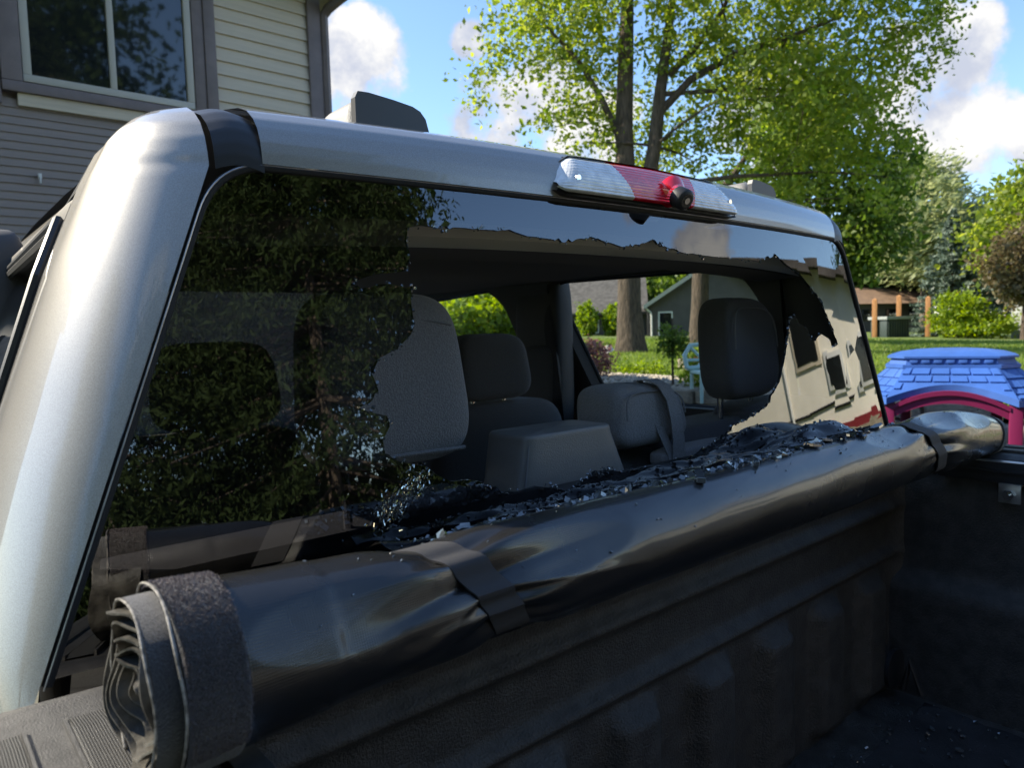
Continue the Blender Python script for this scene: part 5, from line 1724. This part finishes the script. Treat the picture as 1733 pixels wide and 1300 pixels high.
# ------------------------------------------------------------------ broken glass
# dark film sheet sagging behind the roll
def film():
    r_ = random.Random(6)
    xs0, xs1 = -.58, .60
    def g(u, v):
        x = xs0 + (xs1 - xs0) * u
        y = .585 + .105 * v
        hump = .046 * math.exp(-((x - .30) / .12) ** 2) + .014 * math.exp(-((x - .02) / .12) ** 2) + .004 * math.exp(-((x + .2) / .07) ** 2)
        z = 1.478 + .020 * math.sin(v * 2.6) + hump * math.sin(min(1, v * 1.15 + .25) * math.pi * .8) + .002 * math.sin(37 * x + 5 * v) + .0015 * math.sin(71 * x - 9 * v) + .001 * math.sin(133 * x + 20 * v)
        y += .008 * math.sin(29 * x)
        return Vector((x, y, z))
    o = MB().grid(g, 200, 26).build('film_sheet', M['film'])
    tag(o, 'crumpled black tint film with clinging glass sagging between roll and window', 'film')
    return g
M['film'] = mat('tint_film', (.010, .010, .011), .18, bump=.3, bump_scale=60, bump_dist=.004)
film_g = film()
# crumbs
rr = random.Random(21)
PILES = [rr.uniform(-.58, .38) for _ in range(26)] + [-.34, -.3, -.2, -.16, -.05, .02]
cr = MB()
for k in range(760):
    x = rr.choice(PILES) + rr.gauss(0, .022) if rr.random() < .75 else rr.uniform(-.6, .42)
    if x < -.62 or x > .42: continue
    edge = R(-52) if x < -.35 else R(-40)
    top = R(interp(x, [-.6, -.4, -.2, 0, .2, .4], [-30, -22, -5, 4, 0, -8]))
    th = rr.triangular(R(-66), top + R(6), edge)
    s = rr.choice([.0010, .0014, .0018, .0022, .0028, .0036, .005])
    cr.add(*crumb_verts(rpt(x, th, s * .45), s, rr))
for k in range(70):
    x = rr.uniform(-.75, .6)
    th = rr.uniform(R(-20), R(75))
    s = rr.choice([.0007, .0009, .0012])
    cr.add(*crumb_verts(rpt(x, th, s * .4), s, rr))
o = cr.build('glass_crumbs', M['crumb'], smooth=False, kind='stuff')
tag(o, 'small broken crumbs of tinted glass scattered along the top of the roll', 'glass')
cr = MB()
for k in range(420):
    u = rr.random()
    v = rr.random()
    s = rr.choice([.001, .0014, .002, .0026])
    cr.add(*crumb_verts(film_g(u, v) + Vector((0, 0, s * .3)), s, rr))
o = cr.build('glass_crumbs', M['crumb'], smooth=False, kind='stuff')
tag(o, 'glass crumbs clinging to the crumpled black film', 'glass')
cr = MB()
for k in range(160):
    s = rr.choice([.0015, .002, .003, .004])
    cr.add(*crumb_verts(Vector((rr.uniform(-.1, .72), rr.triangular(.2, .66, .6), .876 + s * .4)), s, rr))
o = cr.build('glass_crumbs', M['crumb'], smooth=False, kind='stuff')
tag(o, 'glass crumbs fallen onto the bed mat', 'glass')
# larger shards, each its own thing
SHARD = [(a_, b_ + 9, c_ * 1.15) for a_, b_, c_ in [(.05, -28, .016), (.10, -20, .020), (.135, -32, .024), (.17, -14, .018), (.20, -26, .028), (.235, -8, .022), (.26, -24, .026), (.28, -34, .018), (.30, -14, .016), (.215, 2, .014), (.09, -40, .014), (.16, -42, .016), (.32, -28, .013), (.07, -8, .011)]]
for x, th, s in SHARD:
    th = R(th)
    c = rpt(x, th, .004)
    nn = Vector((rr.gauss(0, .18), -math.sin(th) + rr.gauss(0, .15), math.cos(th))).normalized()
    q = nn.to_track_quat('Z', 'Y').to_matrix() @ Matrix.Rotation(rr.random() * 6.28, 3, 'Z')
    m_ = rr.randint(5, 7)
    pl = []
    for i in range(m_):
        a = (i + rr.uniform(-.25, .25)) / m_ * 2 * math.pi
        pl.append((math.cos(a) * s * rr.uniform(.65, 1.15), math.sin(a) * s * .55 * rr.uniform(.6, 1.1)))
    V = [q @ Vector((a, b_, -.0018)) for a, b_ in pl] + [q @ Vector((a, b_, .0018)) for a, b_ in pl]
    F = [tuple(range(m_)), tuple(range(2 * m_ - 1, m_ - 1, -1))] + [(i, i + m_, (i + 1) % m_ + m_, (i + 1) % m_) for i in range(m_)]
    o = MB().add([v + c for v in V], F).build('glass_shard', M['shard'], smooth=False, org=tuple(c))
    tag(o, 'flat dark glass shard lying on the roll near the passenger side strap', 'shard', 'large glass shards on the roll')
for x, th, s, lab in [(-.225, 8, .012, 'long black glass chunk lying on the middle of the roll'), (-.10, 10, .007, 'small square black glass chunk lying alone on the roll front')]:
    c = rpt(x, R(th), .004)
    q = Matrix.Rotation(R(th), 3, 'X') @ Matrix.Rotation(.7, 3, 'Z')
    b_ = MB().box(c, (s * 3 if s > .01 else s * 1.6, s * .9, .007), .001, q)
    tag(b_.build('glass_chunk', M['crumb'], smooth=False, org=tuple(c)), lab, 'shard')
